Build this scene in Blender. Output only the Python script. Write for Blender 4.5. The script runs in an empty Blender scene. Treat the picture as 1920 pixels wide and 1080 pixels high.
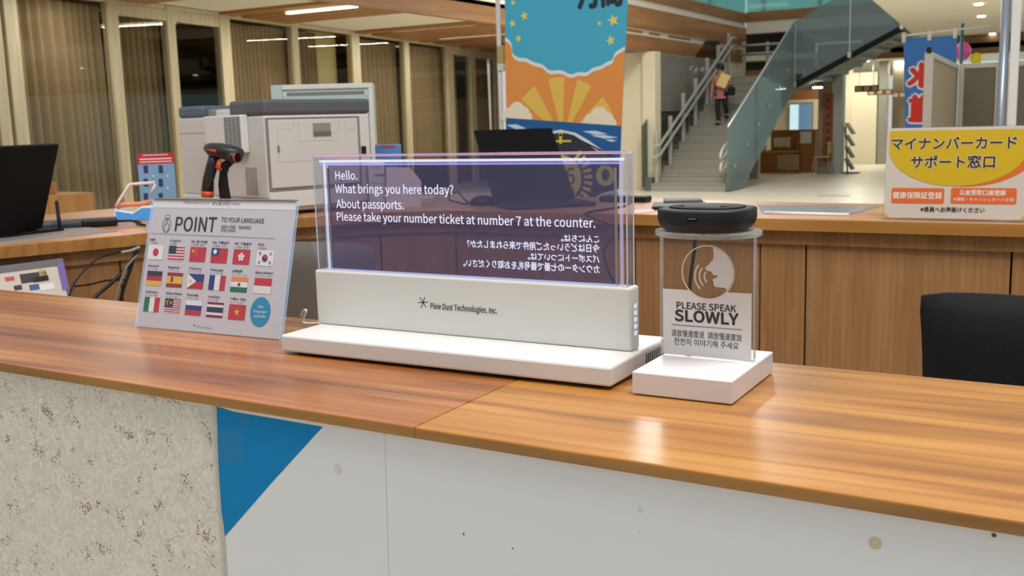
import bpy, bmesh, math, random
from mathutils import Vector, Matrix
random.seed(4)
S = bpy.context.scene
COL = S.collection
PI = math.pi

# ------------------------------------------------------------------ camera
F = 1950.0
RX = Matrix(((0.8696, 0.0539, -0.4908), (0.4930, -0.1505, 0.8569), (-0.0277, -0.9871, -0.1577)))
H = 1.60            # eye height above the hall floor
ZC = 1.29           # counter top height
CAM = Vector((0, 0, H))
cd = bpy.data.cameras.new('camera')
cam = bpy.data.objects.new('camera', cd); COL.objects.link(cam)
cx, cy, cz = RX.col[0].normalized(), RX.col[1], RX.col[2].normalized()
cy = cz.cross(cx).normalized(); cx = cy.cross(cz).normalized()
cam.matrix_world = Matrix.Translation(CAM) @ Matrix((cx, -cy, -cz)).transposed().to_4x4()
cd.sensor_width = 36; cd.lens = 36 * F / 1920
cd.clip_start = .05; cd.clip_end = 200
cd.dof.use_dof = True; cd.dof.focus_distance = 1.32; cd.dof.aperture_fstop = 14
S.camera = cam

# ------------------------------------------------------------------ world, exposure
W = bpy.data.worlds.new('world'); S.world = W; W.use_nodes = True
bg = W.node_tree.nodes['Background']
bg.inputs[0].default_value = (1.0, .985, .97, 1); bg.inputs[1].default_value = .58
S.view_settings.view_transform = 'Standard'; S.view_settings.look = 'None'
S.view_settings.gamma = 1; S.view_settings.use_curve_mapping = False
S.view_settings.exposure = 0.0

# ------------------------------------------------------------------ pixel -> place
def ray(px, py):
    return RX @ Vector((px - 960, py - 540, F))
def onz(px, py, z):
    r = ray(px, py); return CAM + r * ((z - H) / r.z)
def ony(px, py, y):
    r = ray(px, py); return CAM + r * (y / r.y)
def onx(px, py, x):
    r = ray(px, py); return CAM + r * (x / r.x)
def onp(px, py, p, n):
    r = ray(px, py); return CAM + r * ((Vector(p) - CAM).dot(n) / r.dot(n))
def P(x, y, z): return Vector((x, y, z))

# ------------------------------------------------------------------ materials
def lin(c):
    def f(v):
        v /= 255.0
        return v / 12.92 if v <= .04045 else ((v + .055) / 1.055) ** 2.4
    return (f(c[0]), f(c[1]), f(c[2]), 1)
MATS = {}
def base(name):
    m = bpy.data.materials.new(name); m.use_nodes = True
    nt = m.node_tree; b = nt.nodes['Principled BSDF']
    return m, nt, b
def M(name, rgb=None, rough=.5, metal=0, var=.05, scale=14, spec=.5, emit=None, es=1, bump=0):
    if name in MATS: return MATS[name]
    m, nt, b = base(name)
    N, L = nt.nodes, nt.links
    tc = N.new('ShaderNodeTexCoord'); no = N.new('ShaderNodeTexNoise')
    no.inputs['Scale'].default_value = scale; no.inputs['Detail'].default_value = 4
    L.new(tc.outputs['Object'], no.inputs['Vector'])
    mx = N.new('ShaderNodeMix'); mx.data_type = 'RGBA'
    c = lin(rgb)
    mx.inputs[6].default_value = tuple(min(1, v * (1 - var)) for v in c[:3]) + (1,)
    mx.inputs[7].default_value = tuple(min(1, v * (1 + var)) for v in c[:3]) + (1,)
    L.new(no.outputs[0], mx.inputs[0]); L.new(mx.outputs[2], b.inputs['Base Color'])
    b.inputs['Roughness'].default_value = rough; b.inputs['Metallic'].default_value = metal
    b.inputs['Specular IOR Level'].default_value = spec
    if bump:
        bp = N.new('ShaderNodeBump'); bp.inputs['Strength'].default_value = bump; bp.inputs['Distance'].default_value = .002
        L.new(no.outputs[0], bp.inputs['Height']); L.new(bp.outputs[0], b.inputs['Normal'])
    if emit:
        b.inputs['Emission Color'].default_value = lin(emit); b.inputs['Emission Strength'].default_value = es
    MATS[name] = m; return m
def WOOD(name, c0, c1, c2, axis='X', scale=1.0, rough=.35, streak=.35, rot=0, coat=0):
    if name in MATS: return MATS[name]
    m, nt, b = base(name); N, L = nt.nodes, nt.links
    tc = N.new('ShaderNodeTexCoord'); mp = N.new('ShaderNodeMapping')
    s = {'X': (1.1, 13, 13), 'Y': (13, 1.1, 13), 'Z': (13, 13, 1.1)}[axis]
    mp.inputs['Scale'].default_value = tuple(v * scale for v in s); mp.inputs['Rotation'].default_value = (0, 0, rot)
    L.new(tc.outputs['Object'], mp.inputs[0])
    n1 = N.new('ShaderNodeTexNoise'); n1.inputs['Scale'].default_value = 1.0; n1.inputs['Detail'].default_value = 3
    n1.inputs['Distortion'].default_value = .7; L.new(mp.outputs[0], n1.inputs[0])
    rp = N.new('ShaderNodeValToRGB'); e = rp.color_ramp.elements
    e[0].position = .30; e[0].color = lin(c0); e[1].position = .70; e[1].color = lin(c2)
    k = e.new(.5); k.color = lin(c1)
    L.new(n1.outputs[0], rp.inputs[0])
    wv = N.new('ShaderNodeTexWave'); wv.wave_type = 'BANDS'; wv.bands_direction = {'X': 'Y', 'Y': 'X', 'Z': 'X'}[axis]
    wv.inputs['Scale'].default_value = .55; wv.inputs['Distortion'].default_value = 5; wv.inputs['Detail'].default_value = 2
    wv.inputs['Detail Scale'].default_value = .6
    L.new(mp.outputs[0], wv.inputs[0])
    r2 = N.new('ShaderNodeValToRGB'); q = r2.color_ramp.elements
    q[0].position = .0; q[0].color = (1, 1, 1, 1); q[1].position = 1; q[1].color = tuple(1 - streak * x for x in (.8, 1, 1.15)) + (1,)
    k = q.new(.72); k.color = (.98, .97, .96, 1)
    L.new(wv.outputs[1], r2.inputs[0])
    mx = N.new('ShaderNodeMix'); mx.data_type = 'RGBA'; mx.blend_type = 'MULTIPLY'; mx.inputs[0].default_value = 1
    L.new(rp.outputs[0], mx.inputs[6]); L.new(r2.outputs[0], mx.inputs[7]); L.new(mx.outputs[2], b.inputs['Base Color'])
    b.inputs['Roughness'].default_value = rough; b.inputs['Coat Weight'].default_value = coat; b.inputs['Coat Roughness'].default_value = .2
    MATS[name] = m; return m
def GLASS(name, tint=(1, 1, 1), gloss=1.0, rough=.02, emit=None, es=0, film=None):
    if name in MATS: return MATS[name]
    m = bpy.data.materials.new(name); m.use_nodes = True; nt = m.node_tree; N, L = nt.nodes, nt.links
    N.remove(N['Principled BSDF']); out = N['Material Output']
    t = N.new('ShaderNodeBsdfTransparent'); t.inputs[0].default_value = tuple(tint) + (1,)
    g = N.new('ShaderNodeBsdfGlossy'); g.inputs['Roughness'].default_value = rough
    fr = N.new('ShaderNodeLayerWeight'); fr.inputs[0].default_value = .5
    pw_ = N.new('ShaderNodeMath'); pw_.operation = 'POWER'; pw_.inputs[1].default_value = 5; L.new(fr.outputs['Facing'], pw_.inputs[0])
    mu = N.new('ShaderNodeMath'); mu.operation = 'MULTIPLY_ADD'; mu.inputs[1].default_value = .94 * gloss; mu.inputs[2].default_value = .045 * gloss
    L.new(pw_.outputs[0], mu.inputs[0])
    mx = N.new('ShaderNodeMixShader'); L.new(mu.outputs[0], mx.inputs[0]); L.new(t.outputs[0], mx.inputs[1]); L.new(g.outputs[0], mx.inputs[2])
    last = mx
    if film:
        df = N.new('ShaderNodeBsdfDiffuse'); df.inputs[0].default_value = lin(film[0]); m3 = N.new('ShaderNodeMixShader'); m3.inputs[0].default_value = film[1]
        L.new(mx.outputs[0], m3.inputs[1]); L.new(df.outputs[0], m3.inputs[2]); last = m3
    if emit:
        em = N.new('ShaderNodeEmission'); em.inputs[0].default_value = lin(emit); em.inputs[1].default_value = es
        ad = N.new('ShaderNodeAddShader'); L.new(last.outputs[0], ad.inputs[0]); L.new(em.outputs[0], ad.inputs[1]); last = ad
    L.new(last.outputs[0], out.inputs[0]); MATS[name] = m; return m
def EMIT(name, rgb, s):
    if name in MATS: return MATS[name]
    m = bpy.data.materials.new(name); m.use_nodes = True; nt = m.node_tree; N, L = nt.nodes, nt.links
    N.remove(N['Principled BSDF']); e = N.new('ShaderNodeEmission'); e.inputs[0].default_value = lin(rgb); e.inputs[1].default_value = s
    L.new(e.outputs[0], N['Material Output'].inputs[0]); MATS[name] = m; return m
def STONE(name):
    m, nt, b = base(name); N, L = nt.nodes, nt.links
    tc = N.new('ShaderNodeTexCoord')
    n1 = N.new('ShaderNodeTexNoise'); n1.inputs['Scale'].default_value = 34; n1.inputs['Detail'].default_value = 9; n1.inputs['Roughness'].default_value = .62; n1.inputs['Distortion'].default_value = 2.2
    L.new(tc.outputs['Object'], n1.inputs[0])
    rp = N.new('ShaderNodeValToRGB'); e = rp.color_ramp.elements
    e[0].position = .28; e[0].color = lin((176, 166, 148)); e[1].position = .70; e[1].color = lin((226, 225, 222))
    k = e.new(.45); k.color = lin((218, 215, 208)); k = e.new(.54); k.color = lin((194, 191, 187))
    L.new(n1.outputs[0], rp.inputs[0])
    vo = N.new('ShaderNodeTexVoronoi'); vo.inputs['Scale'].default_value = 26; vo.feature = 'F1'
    wd = N.new('ShaderNodeMix'); wd.data_type = 'VECTOR'; wd.inputs[0].default_value = .02
    n3 = N.new('ShaderNodeTexNoise'); n3.inputs['Scale'].default_value = 14; n3.inputs['Detail'].default_value = 5
    L.new(tc.outputs['Object'], n3.inputs[0]); L.new(tc.outputs['Object'], wd.inputs[4]); L.new(n3.outputs['Color'], wd.inputs[5]); L.new(wd.outputs[1], vo.inputs[0])
    n2 = N.new('ShaderNodeTexNoise'); n2.inputs['Scale'].default_value = 330; n2.inputs['Detail'].default_value = 5
    L.new(wd.outputs[1], n2.inputs[0])
    n4 = N.new('ShaderNodeTexNoise'); n4.inputs['Scale'].default_value = 34; n4.inputs['Detail'].default_value = 2
    L.new(tc.outputs['Object'], n4.inputs[0])
    a = N.new('ShaderNodeMath'); a.operation = 'MULTIPLY'; L.new(n2.outputs[0], a.inputs[0]); L.new(n4.outputs[0], a.inputs[1])
    r2 = N.new('ShaderNodeValToRGB'); q = r2.color_ramp.elements
    q[0].position = .350; q[0].color = (0, 0, 0, 1); q[1].position = .372; q[1].color = (.95, .95, .95, 1)
    L.new(a.outputs[0], r2.inputs[0])
    mx = N.new('ShaderNodeMix'); mx.data_type = 'RGBA'; L.new(r2.outputs[0], mx.inputs[0]); L.new(rp.outputs[0], mx.inputs[6]); mx.inputs[7].default_value = lin((140, 114, 82))
    L.new(mx.outputs[2], b.inputs['Base Color']); b.inputs['Roughness'].default_value = .45
    bp = N.new('ShaderNodeBump'); bp.inputs['Strength'].default_value = .25; bp.inputs['Distance'].default_value = -.002
    L.new(r2.outputs[0], bp.inputs['Height']); L.new(bp.outputs[0], b.inputs['Normal'])
    MATS[name] = m; return m

white = M('white_plastic', (222, 222, 220), .38, var=.02)
white2 = M('white_enamel', (212, 210, 208), .25, var=.02)
black = M('black_plastic', (18, 18, 20), .45, spec=.3)
blackm = M('black_matte', (9, 8, 9), .6, spec=.12)
darkgrey = M('dark_grey_plastic', (72, 74, 78), .5)
greyl = M('light_grey_plastic', (205, 203, 200), .5, var=.02)
steel = M('brushed_steel', (170, 172, 172), .35, .7)
cream = M('cream_paint', (214, 205, 178), .7, var=.03)
creamw = M('white_ceiling_paint', (226, 218, 200), .8, var=.03)
postm = WOOD('pale_ash_frame', (186, 176, 146), (196, 186, 156), (206, 196, 166), 'Z', 1, .5, .08)
beamw = WOOD('larch_beam', (130, 88, 44), (152, 106, 58), (168, 122, 74), 'Y', .35, .5, .22)
beamx = WOOD('larch_joist', (140, 96, 52), (160, 112, 62), (176, 128, 76), 'X', .35, .5, .2)
topw = WOOD('counter_larch_red_dim', (106, 58, 22), (148, 90, 42), (174, 118, 64), 'X', 1.35, .30, .24, .02, .25)  # board tints hold the light gradient: darker left, lighter golden right
topw2 = WOOD('counter_larch_gold_lit', (124, 76, 26), (164, 110, 46), (184, 132, 64), 'X', 1.35, .30, .22, .02, .25)
edgew = WOOD('counter_edge', (128, 90, 40), (150, 108, 52), (168, 124, 62), 'X', 2, .4, .3)
backtop = WOOD('back_worktop', (190, 130, 84), (204, 146, 98), (214, 160, 114), 'X', 1, .3, .1, 0, .2)
backedge = WOOD('back_worktop_edge', (140, 96, 40), (156, 108, 50), (170, 122, 60), 'X', 1, .4, .15)
panelw = WOOD('panel_oak', (134, 96, 58), (144, 104, 64), (154, 114, 72), 'Z', 2.2, .5, .12)
panelw2 = WOOD('panel_oak_warm', (128, 88, 48), (138, 98, 56), (148, 108, 64), 'Z', 2.2, .5, .12)

import os
try:
    FONT = bpy.data.fonts.load(os.path.join(bpy.utils.resource_path('LOCAL'), 'datafiles', 'fonts', 'Noto Sans CJK Regular.woff2'))
except Exception:
    FONT = None
CAPR = .727
if FONT:
    _c = bpy.data.curves.new('h', 'FONT'); _c.body = 'H'; _c.font = FONT
    _o = bpy.data.objects.new('h', _c); COL.objects.link(_o)
    _m = bpy.data.meshes.new_from_object(_o.evaluated_get(bpy.context.evaluated_depsgraph_get()))
    CAPR = max([v.co.y for v in _m.vertices] or [.727])
    bpy.data.objects.remove(_o); bpy.data.curves.remove(_c); bpy.data.meshes.remove(_m)
# ------------------------------------------------------------------ mesh builder
class MB:
    def __init__(s): s.bm = bmesh.new(); s.m = []
    def mi(s, mat):
        if mat not in s.m: s.m.append(mat)
        return s.m.index(mat)
    def face(s, pts, mat):
        try:
            f = s.bm.faces.new([s.bm.verts.new(p) for p in pts]); f.material_index = s.mi(mat); return f
        except ValueError: pass
    def merge(s, bm2, mat, mx=None, smooth=False):
        i = s.mi(mat); mp = {}
        for v in bm2.verts: mp[v] = s.bm.verts.new(mx @ v.co if mx else v.co)
        for f in bm2.faces:
            try:
                g = s.bm.faces.new([mp[v] for v in f.verts]); g.material_index = i; g.smooth = smooth
            except ValueError: pass
        bm2.free()
    def box(s, a, b, mat, bev=0, mx=None, seg=2):
        bm2 = bmesh.new(); bmesh.ops.create_cube(bm2, size=1)
        a, b = Vector(a), Vector(b)
        for v in bm2.verts:
            v.co = Vector([(a[i] + b[i]) / 2 + v.co[i] * (b[i] - a[i]) for i in range(3)])
        if bev: bmesh.ops.bevel(bm2, geom=bm2.edges[:], offset=bev, segments=seg, affect='EDGES', profile=.5)
        s.merge(bm2, mat, mx); return s
    def prism(s, pts, h, mat, mx=None, bev=0, z0=0, smooth=False):
        bm2 = bmesh.new(); vs = [bm2.verts.new((p[0], p[1], z0)) for p in pts]
        f = bm2.faces.new(vs); r = bmesh.ops.extrude_face_region(bm2, geom=[f])
        bmesh.ops.translate(bm2, vec=(0, 0, h), verts=[v for v in r['geom'] if isinstance(v, bmesh.types.BMVert)])
        bmesh.ops.recalc_face_normals(bm2, faces=bm2.faces[:])
        if bev: bmesh.ops.bevel(bm2, geom=bm2.edges[:], offset=bev, segments=2, affect='EDGES', profile=.5)
        s.merge(bm2, mat, mx, smooth); return s
    def tube(s, pts, r, mat, n=8, closed=False, caps=True):
        pts = [Vector(p) for p in pts]; i = s.mi(mat); rings = []; k = len(pts)
        up = None
        for j, p in enumerate(pts):
            a = pts[(j - 1) % k] if (j > 0 or closed) else p; c = pts[(j + 1) % k] if (j < k - 1 or closed) else p
            d = (c - a).normalized()
            if up is None:
                up = Vector((0, 0, 1)) if abs(d.z) < .9 else Vector((1, 0, 0))
            u = (up - d * up.dot(d)).normalized(); w = d.cross(u); up = u
            rr = r[j] if isinstance(r, (list, tuple)) else r
            rings.append([s.bm.verts.new(p + (u * math.cos(2 * PI * q / n) + w * math.sin(2 * PI * q / n)) * rr) for q in range(n)])
        for j in range(k if closed else k - 1):
            A, B = rings[j], rings[(j + 1) % k]
            for q in range(n):
                f = s.bm.faces.new((A[q], A[(q + 1) % n], B[(q + 1) % n], B[q])); f.material_index = i; f.smooth = True
        if caps and not closed:
            for R in (rings[0][::-1], rings[-1]):
                f = s.bm.faces.new(R); f.material_index = i
        return s
    def lathe(s, prof, c, mat, n=32, sx=1, sy=1, sq=0, mx=None, rot=0):
        i = s.mi(mat); rings = []; c = Vector(c)
        for (r, z) in prof:
            R = []
            for q in range(n):
                t = 2 * PI * q / n; ct, st = math.cos(t), math.sin(t)
                k = 1 / (abs(ct) ** (2 + sq) + abs(st) ** (2 + sq)) ** (1 / (2 + sq)) if sq else 1
                x, y = ct * k * r * sx, st * k * r * sy
                v = Vector((x * math.cos(rot) - y * math.sin(rot), x * math.sin(rot) + y * math.cos(rot), z)) + c
                R.append(s.bm.verts.new(mx @ v if mx else v))
            rings.append(R)
        for A, B in zip(rings, rings[1:]):
            for q in range(n):
                f = s.bm.faces.new((A[q], A[(q + 1) % n], B[(q + 1) % n], B[q])); f.material_index = i; f.smooth = True
        for R in (rings[0][::-1], rings[-1]):
            f = s.bm.faces.new(R); f.material_index = i
        return s
    # ---- flat print in a frame (u right, v up, n out of the surface)
    def poly(s, fr, pts, mat, lift=0):
        s.face([fr @ Vector((p[0], p[1], lift)) for p in pts], mat); return s
    def rect(s, fr, u0, v0, u1, v1, mat, lift=0):
        return s.poly(fr, [(u0, v0), (u1, v0), (u1, v1), (u0, v1)], mat, lift)
    def rrect(s, fr, u0, v0, u1, v1, r, mat, lift=0):
        pts = []
        for (x, y, a) in ((u1 - r, v0 + r, -90), (u1 - r, v1 - r, 0), (u0 + r, v1 - r, 90), (u0 + r, v0 + r, 180)):
            for q in range(5):
                t = math.radians(a + q * 22.5); pts.append((x + r * math.cos(t), y + r * math.sin(t)))
        return s.poly(fr, pts, mat, lift)
    def disc(s, fr, u, v, r, mat, lift=0, n=32, ry=None):
        ry = ry or r
        return s.poly(fr, [(u + r * math.cos(2 * PI * q / n), v + ry * math.sin(2 * PI * q / n)) for q in range(n)], mat, lift)
    def star(s, fr, u, v, r, mat, lift=0, n=5, k=.4, a0=PI / 2):
        pts = [(u + (r if q % 2 == 0 else r * k) * math.cos(a0 + PI * q / n), v + (r if q % 2 == 0 else r * k) * math.sin(a0 + PI * q / n)) for q in range(2 * n)]
        return s.poly(fr, pts, mat, lift)
    def stroke(s, fr, pts, w, mat, lift=0, closed=False):
        k = len(pts); L = []; R = []
        for j, p in enumerate(pts):
            a = pts[j - 1] if (j > 0 or closed) else p; c = pts[(j + 1) % k] if (j < k - 1 or closed) else p
            d = Vector((c[0] - a[0], c[1] - a[1])).normalized(); nx, ny = -d.y * w / 2, d.x * w / 2
            L.append((p[0] + nx, p[1] + ny)); R.append((p[0] - nx, p[1] - ny))
        for j in range(k if closed else k - 1):
            q = (j + 1) % k
            s.poly(fr, [R[j], R[q], L[q], L[j]], mat, lift)
        return s
    def fill(s, fr, loops, mat, lift=0):           # outline with holes
        cu = bpy.data.curves.new('fill', 'CURVE'); cu.dimensions = '2D'; cu.fill_mode = 'FRONT'
        for lp in loops:
            sp = cu.splines.new('POLY'); sp.points.add(len(lp) - 1); sp.use_cyclic_u = True
            for q, p in zip(sp.points, lp): q.co = (p[0], p[1], 0, 1)
        s._curve(cu, fr, lambda x, y: (x, y), mat, lift); return s
    def _curve(s, cu, fr, fn, mat, lift):
        o = bpy.data.objects.new('tmp', cu); COL.objects.link(o)
        dg = bpy.context.evaluated_depsgraph_get(); me = bpy.data.meshes.new_from_object(o.evaluated_get(dg))
        i = s.mi(mat); vs = [s.bm.verts.new(fr @ Vector(fn(v.co.x, v.co.y) + (lift,))) for v in me.vertices]
        for p in me.polygons:
            try:
                f = s.bm.faces.new([vs[q] for q in p.vertices]); f.material_index = i
            except ValueError: pass
        bpy.data.objects.remove(o); bpy.data.curves.remove(cu); bpy.data.meshes.remove(me)
    def text(s, fr, txt, u0, v0, h, mat, u1=None, bold=0, lift=.0003, shear=0, mirror=False, align='L', tilt=0, space=1, fat=0):
        if FONT and bold and txt.isascii(): fat, bold = bold * h * .55, 0
        if fat:
            for k_, (dx, dy) in enumerate(((-1, 0), (1, 0), (0, 1), (0, -1), (-.7, .7), (.7, .7), (.7, -.7), (-.7, -.7))):
                s.text(fr, txt, u0 + dx * fat, v0 + dy * fat, h, mat, None if u1 is None else u1 + dx * fat, bold, lift - .00002 * (k_ + 1), shear, mirror, align, tilt, space)
        cu = bpy.data.curves.new('txt', 'FONT'); cu.body = txt; cu.size = 1; cu.offset = bold; cu.shear = shear; cu.resolution_u = 3
        cu.space_character = space
        use = FONT and txt.isascii()
        if use: cu.font = FONT; cu.offset = bold * CAPR / .727
        o = bpy.data.objects.new('tmp', cu); COL.objects.link(o)
        dg = bpy.context.evaluated_depsgraph_get(); me = bpy.data.meshes.new_from_object(o.evaluated_get(dg))
        bpy.data.objects.remove(o); bpy.data.curves.remove(cu)
        if not me.vertices: return s
        xs = [v.co.x for v in me.vertices]; a, b = min(xs), max(xs)
        sy = h / (CAPR if use else .727); sx = (u1 - u0) / (b - a) if u1 is not None else sy
        wd = (b - a) * sx
        off = {'L': 0, 'C': -wd / 2, 'R': -wd}[align]
        i = s.mi(mat); vs = []
        for v in me.vertices:
            x = (v.co.x - a) * sx
            if mirror: x = wd - x
            vs.append(s.bm.verts.new(fr @ Vector((u0 + off + x, v0 + v.co.y * sy + tilt * x, lift))))
        for p in me.polygons:
            try:
                q = [vs[k] for k in p.vertices]
                f = s.bm.faces.new(q[::-1] if mirror else q); f.material_index = i
            except ValueError: pass
        bpy.data.meshes.remove(me); return s
    def build(s, name, parent=None, smooth=None):
        me = bpy.data.meshes.new(name); 
        if parent is None:
            vs = [v.co for v in s.bm.verts]
            c = Vector(((min(v.x for v in vs) + max(v.x for v in vs)) / 2, (min(v.y for v in vs) + max(v.y for v in vs)) / 2, min(v.z for v in vs)))
        else: c = org(parent)
        s.bm.to_mesh(me); s.bm.free()
        me.transform(Matrix.Translation(-c))
        for m in s.m: me.materials.append(m)
        o = bpy.data.objects.new(name, me); COL.objects.link(o)
        if parent is None: o.location = c
        else: o.parent = parent
        return o
def org(o):
    v = Vector((0, 0, 0))
    while o: v += o.location; o = o.parent
    return v
def tag(o, label=None, cat=None, group=None, kind=None):
    if label: o['label'] = label
    if cat: o['category'] = cat
    if group: o['group'] = group
    if kind: o['kind'] = kind
    return o
def thing(name, label, cat, loc, group=None):
    o = bpy.data.objects.new(name, None); COL.objects.link(o); o.location = loc; o.empty_display_size = .05
    return tag(o, label, cat, group)
def struct(name, mb, parent=None):
    o = mb.build(name, parent)
    if parent is None: o['kind'] = 'structure'
    return o
def sroot(name, loc):
    o = bpy.data.objects.new(name, None); COL.objects.link(o); o.location = loc; o['kind'] = 'structure'; return o
def frame(o, u, v):
    u = Vector(u).normalized(); v = Vector(v).normalized(); n = u.cross(v).normalized(); v = n.cross(u)
    return Matrix(((u.x, v.x, n.x, o[0]), (u.y, v.y, n.y, o[1]), (u.z, v.z, n.z, o[2]), (0, 0, 0, 1)))
def loc2(fr, px, py):               # where a sight line meets the frame's plane, in its own u, v
    p = onp(px, py, fr.translation, fr.col[2].to_3d()); q = fr.inverted() @ p; return (q.x, q.y)

# ================================================================== SETTING
floorm = M('cream_floor', (222, 216, 196), .35, var=.04, scale=1.5)
b = MB(); b.box((-24, -4, -.1), (14, 60, 0), floorm); struct('floor', b)
b = MB(); b.box((-16, -3.2, 0), (10, -3.0, 4.2), M('light_block_wall', (206, 208, 212), .8)); struct('wall_unseen', b)  # wall behind the camera, added to block light from that side

# ---- glazed wall on the side, with posts, glass and curtains
WA, WB = Vector((-12.15, 10.0, 0)), Vector((-14.25, 24.41, 0)); WU = (WB - WA).normalized(); WN = Vector((WU.y, -WU.x, 0))
if WN.x < 0: WN = -WN
WZ = 3.46
def wallx(px):                      # distance along the glazed wall seen at this column of the photo
    p = onp(px, 150, WA, WN); return (p - WA).dot(WU)
WF = Matrix(((WU.x, -WN.x, 0, WA.x), (WU.y, -WN.y, 0, WA.y), (0, 0, 1, 0), (0, 0, 0, 1)))    # local: along, into the room behind, up
panem = GLASS('window_pane', (.88, .87, .82), .55, .01)
glassgreen = GLASS('pane_edge', (.45, .55, .5), .6)
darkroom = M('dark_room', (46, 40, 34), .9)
posts = [(-40, -22), (-14, 8), (15, 40), (209, 227), (317, 332), (415, 434), (549, 560), (659, 674), (757, 766), (836, 848), (880, 889), (924, 934)]
pr = [(wallx(a), wallx(c)) for a, c in posts]
k = 1
for i, (a, c) in enumerate(pr):
    bb = MB(); bb.box((a, -.05, 0), (c, .08, WZ), postm, .008, WF); tag(bb.build('trim_%d' % k), kind='structure'); k += 1
b = MB(); b.box((pr[0][0], -.03, WZ - .07), (pr[-1][1], .06, WZ), postm, 0, WF)
struct('trim_%d' % k, b); k += 1
wi = 1; di = 1
for i in range(len(pr) - 1):
    a, c = pr[i][1], pr[i + 1][0]
    door = i in (3, 4, 9, 10)
    nm = ('door_%d' % di) if door else ('window_%d' % wi)
    if door: di += 1
    else: wi += 1
    z1 = WZ - .07
    r = sroot(nm, WF @ Vector(((a + c) / 2, 0, 0)))
    fr = MB()
    if door:
        fr.box((a, -.04, z1 - .16), (c, .05, z1), postm, .004, WF); z1 -= .16
        fr.box((a, -.02, 0), (c, .03, .12), postm, .004, WF)
    else:
        fr.box((a, -.02, 0), (c, .03, .08), postm, .004, WF)
    fr.build('window_frame' if not door else 'door_frame', r)
    g = MB(); g.box((a, -.004, .1), (c, .004, z1), panem, 0, WF); g.build('pane', r)
# room behind the glass
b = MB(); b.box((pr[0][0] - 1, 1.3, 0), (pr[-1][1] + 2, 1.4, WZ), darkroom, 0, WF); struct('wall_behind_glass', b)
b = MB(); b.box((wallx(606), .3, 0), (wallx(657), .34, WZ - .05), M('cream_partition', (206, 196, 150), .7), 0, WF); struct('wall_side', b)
# curtains
curt = M('grey_brown_curtain', (172, 154, 128), .85, var=.12, scale=3)
curt2 = M('brown_curtain', (158, 141, 117), .85, var=.12, scale=3)
def curtain(p0, p1, label, z1=WZ - .1, mat=curt, wl=.16):
    a, c = wallx(p0), wallx(p1); mb = MB(); i = mb.mi(mat); n = int((c - a) / wl * 8) + 2
    rows = []
    ph = random.random() * 6
    for z, amp in ((.02, .10), (.9, .09), (1.9, .075), (2.8, .06), (z1, .045)):
        row = []
        for q in range(n):
            t = a + (c - a) * q / (n - 1)
            y = .22 + amp * math.sin(2 * PI * t / wl + ph + 1.6 * math.sin(t * 3.1) + 1.1 * math.sin(t * 7.7 + ph)) + .03 * math.sin(t * 5 + ph)
            row.append(mb.bm.verts.new(WF @ Vector((t, y, z))))
        rows.append(row)
    for A, B in zip(rows, rows[1:]):
        for q in range(n - 1):
            f = mb.bm.faces.new((A[q], A[q + 1], B[q + 1], B[q])); f.smooth = True; f.material_index = i
    o = mb.build('curtain'); tag(o, label, 'curtain', 'curtains behind the glazed wall'); return o
curtain(36, 216, 'wide grey-brown curtain behind the big pane above the black monitor')
curtain(224, 330, 'brown curtain filling the first door leaf beside the wide pane', wl=.13, mat=curt2)
curtain(430, 558, 'pleated curtain above the grey printer, beyond the dark door leaf', wl=.12)
curtain(558, 612, 'narrow curtain beside the cream wall section behind glass', mat=curt2, wl=.13)
curtain(674, 764, 'brown curtain just past the cream wall section, behind the pen box', mat=curt2, wl=.2)
curtain(766, 842, 'curtain between the pen box pane and the far double door', wl=.2)
curtain(847, 868, 'narrow curtain of the far door, next to a dark gap', mat=curt2, wl=.2)
curtain(888, 928, 'last curtain of the glazed wall, beside the tall banner', wl=.2)

# ---- ceiling of the side bay with joists and the balcony edge
XB = -8.9
b = MB(); b.box((-14.9, 7.6, 3.47), (XB, 28.5, 3.6), creamw); struct('ceiling', b)
def joist(y0, y1, k):
    bb = MB(); bb.box((-14.6, y0, 3.425), (XB - .02, y1, 3.469), beamx); struct('trim_%d' % k, bb)
for (y0, y1) in ((7.7, 8.1), (9.9, 10.9), (12.62, 13.0), (13.22, 14.55), (16.9, 17.3), (17.62, 19.45), (19.75, 20.1), (20.5, 21.6), (22.0, 22.6), (23.2, 24.6)):
    joist(y0, y1, k); k += 1
def band(z0, z1, mat, dx=0, k=0):
    bb = MB(); bb.box((XB - .12, 18.6, z0), (XB + dx, 28.9, z1), mat); bb.box((XB - .12, 7.6, z0 + .17), (XB + dx, 18.6, z1 + .17), mat); struct('trim_%d' % k, bb)
band(3.04, 3.37, beamw, .0, k); k += 1
band(3.37, 3.50, creamw, -.04, k); k += 1
band(3.50, 3.96, beamw, .04, k); k += 1
band(3.96, 4.12, creamw, 0, k); k += 1
band(4.12, 4.36, beamw, .06, k); k += 1
def light_bar(y, x0, x1, label, zl=3.395, pw=60):
    t = thing('ceiling_light', label, 'light', ((x0 + x1) / 2, y, 3.40), 'linear ceiling lights of the bay')
    m = MB(); m.box((x0 - .05, y - .04, zl + .03), (x1 + .05, y + .04, 3.4695), creamw, .005); m.build('housing', t)
    m = MB(); m.box((x0, y - .03, zl), (x1, y + .03, zl + .03), EMIT('lamp_tube' if pw == 60 else 'lamp_tube_dim', (255, 244, 205), 9 if pw == 60 else 1.6), .01); m.build('diffuser', t)
    ld = bpy.data.lights.new('lamp', 'AREA'); ld.shape = 'RECTANGLE'; ld.size = x1 - x0; ld.size_y = .06; ld.energy = pw; ld.color = (1, .95, .86)
    lo = bpy.data.objects.new('lamp', ld); COL.objects.link(lo); lo.parent = t; lo.location = (0, 0, zl - 3.415)
light_bar(13.11, -11.5, -10.1, 'lit linear lamp between the wooden joists above the printer')
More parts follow.
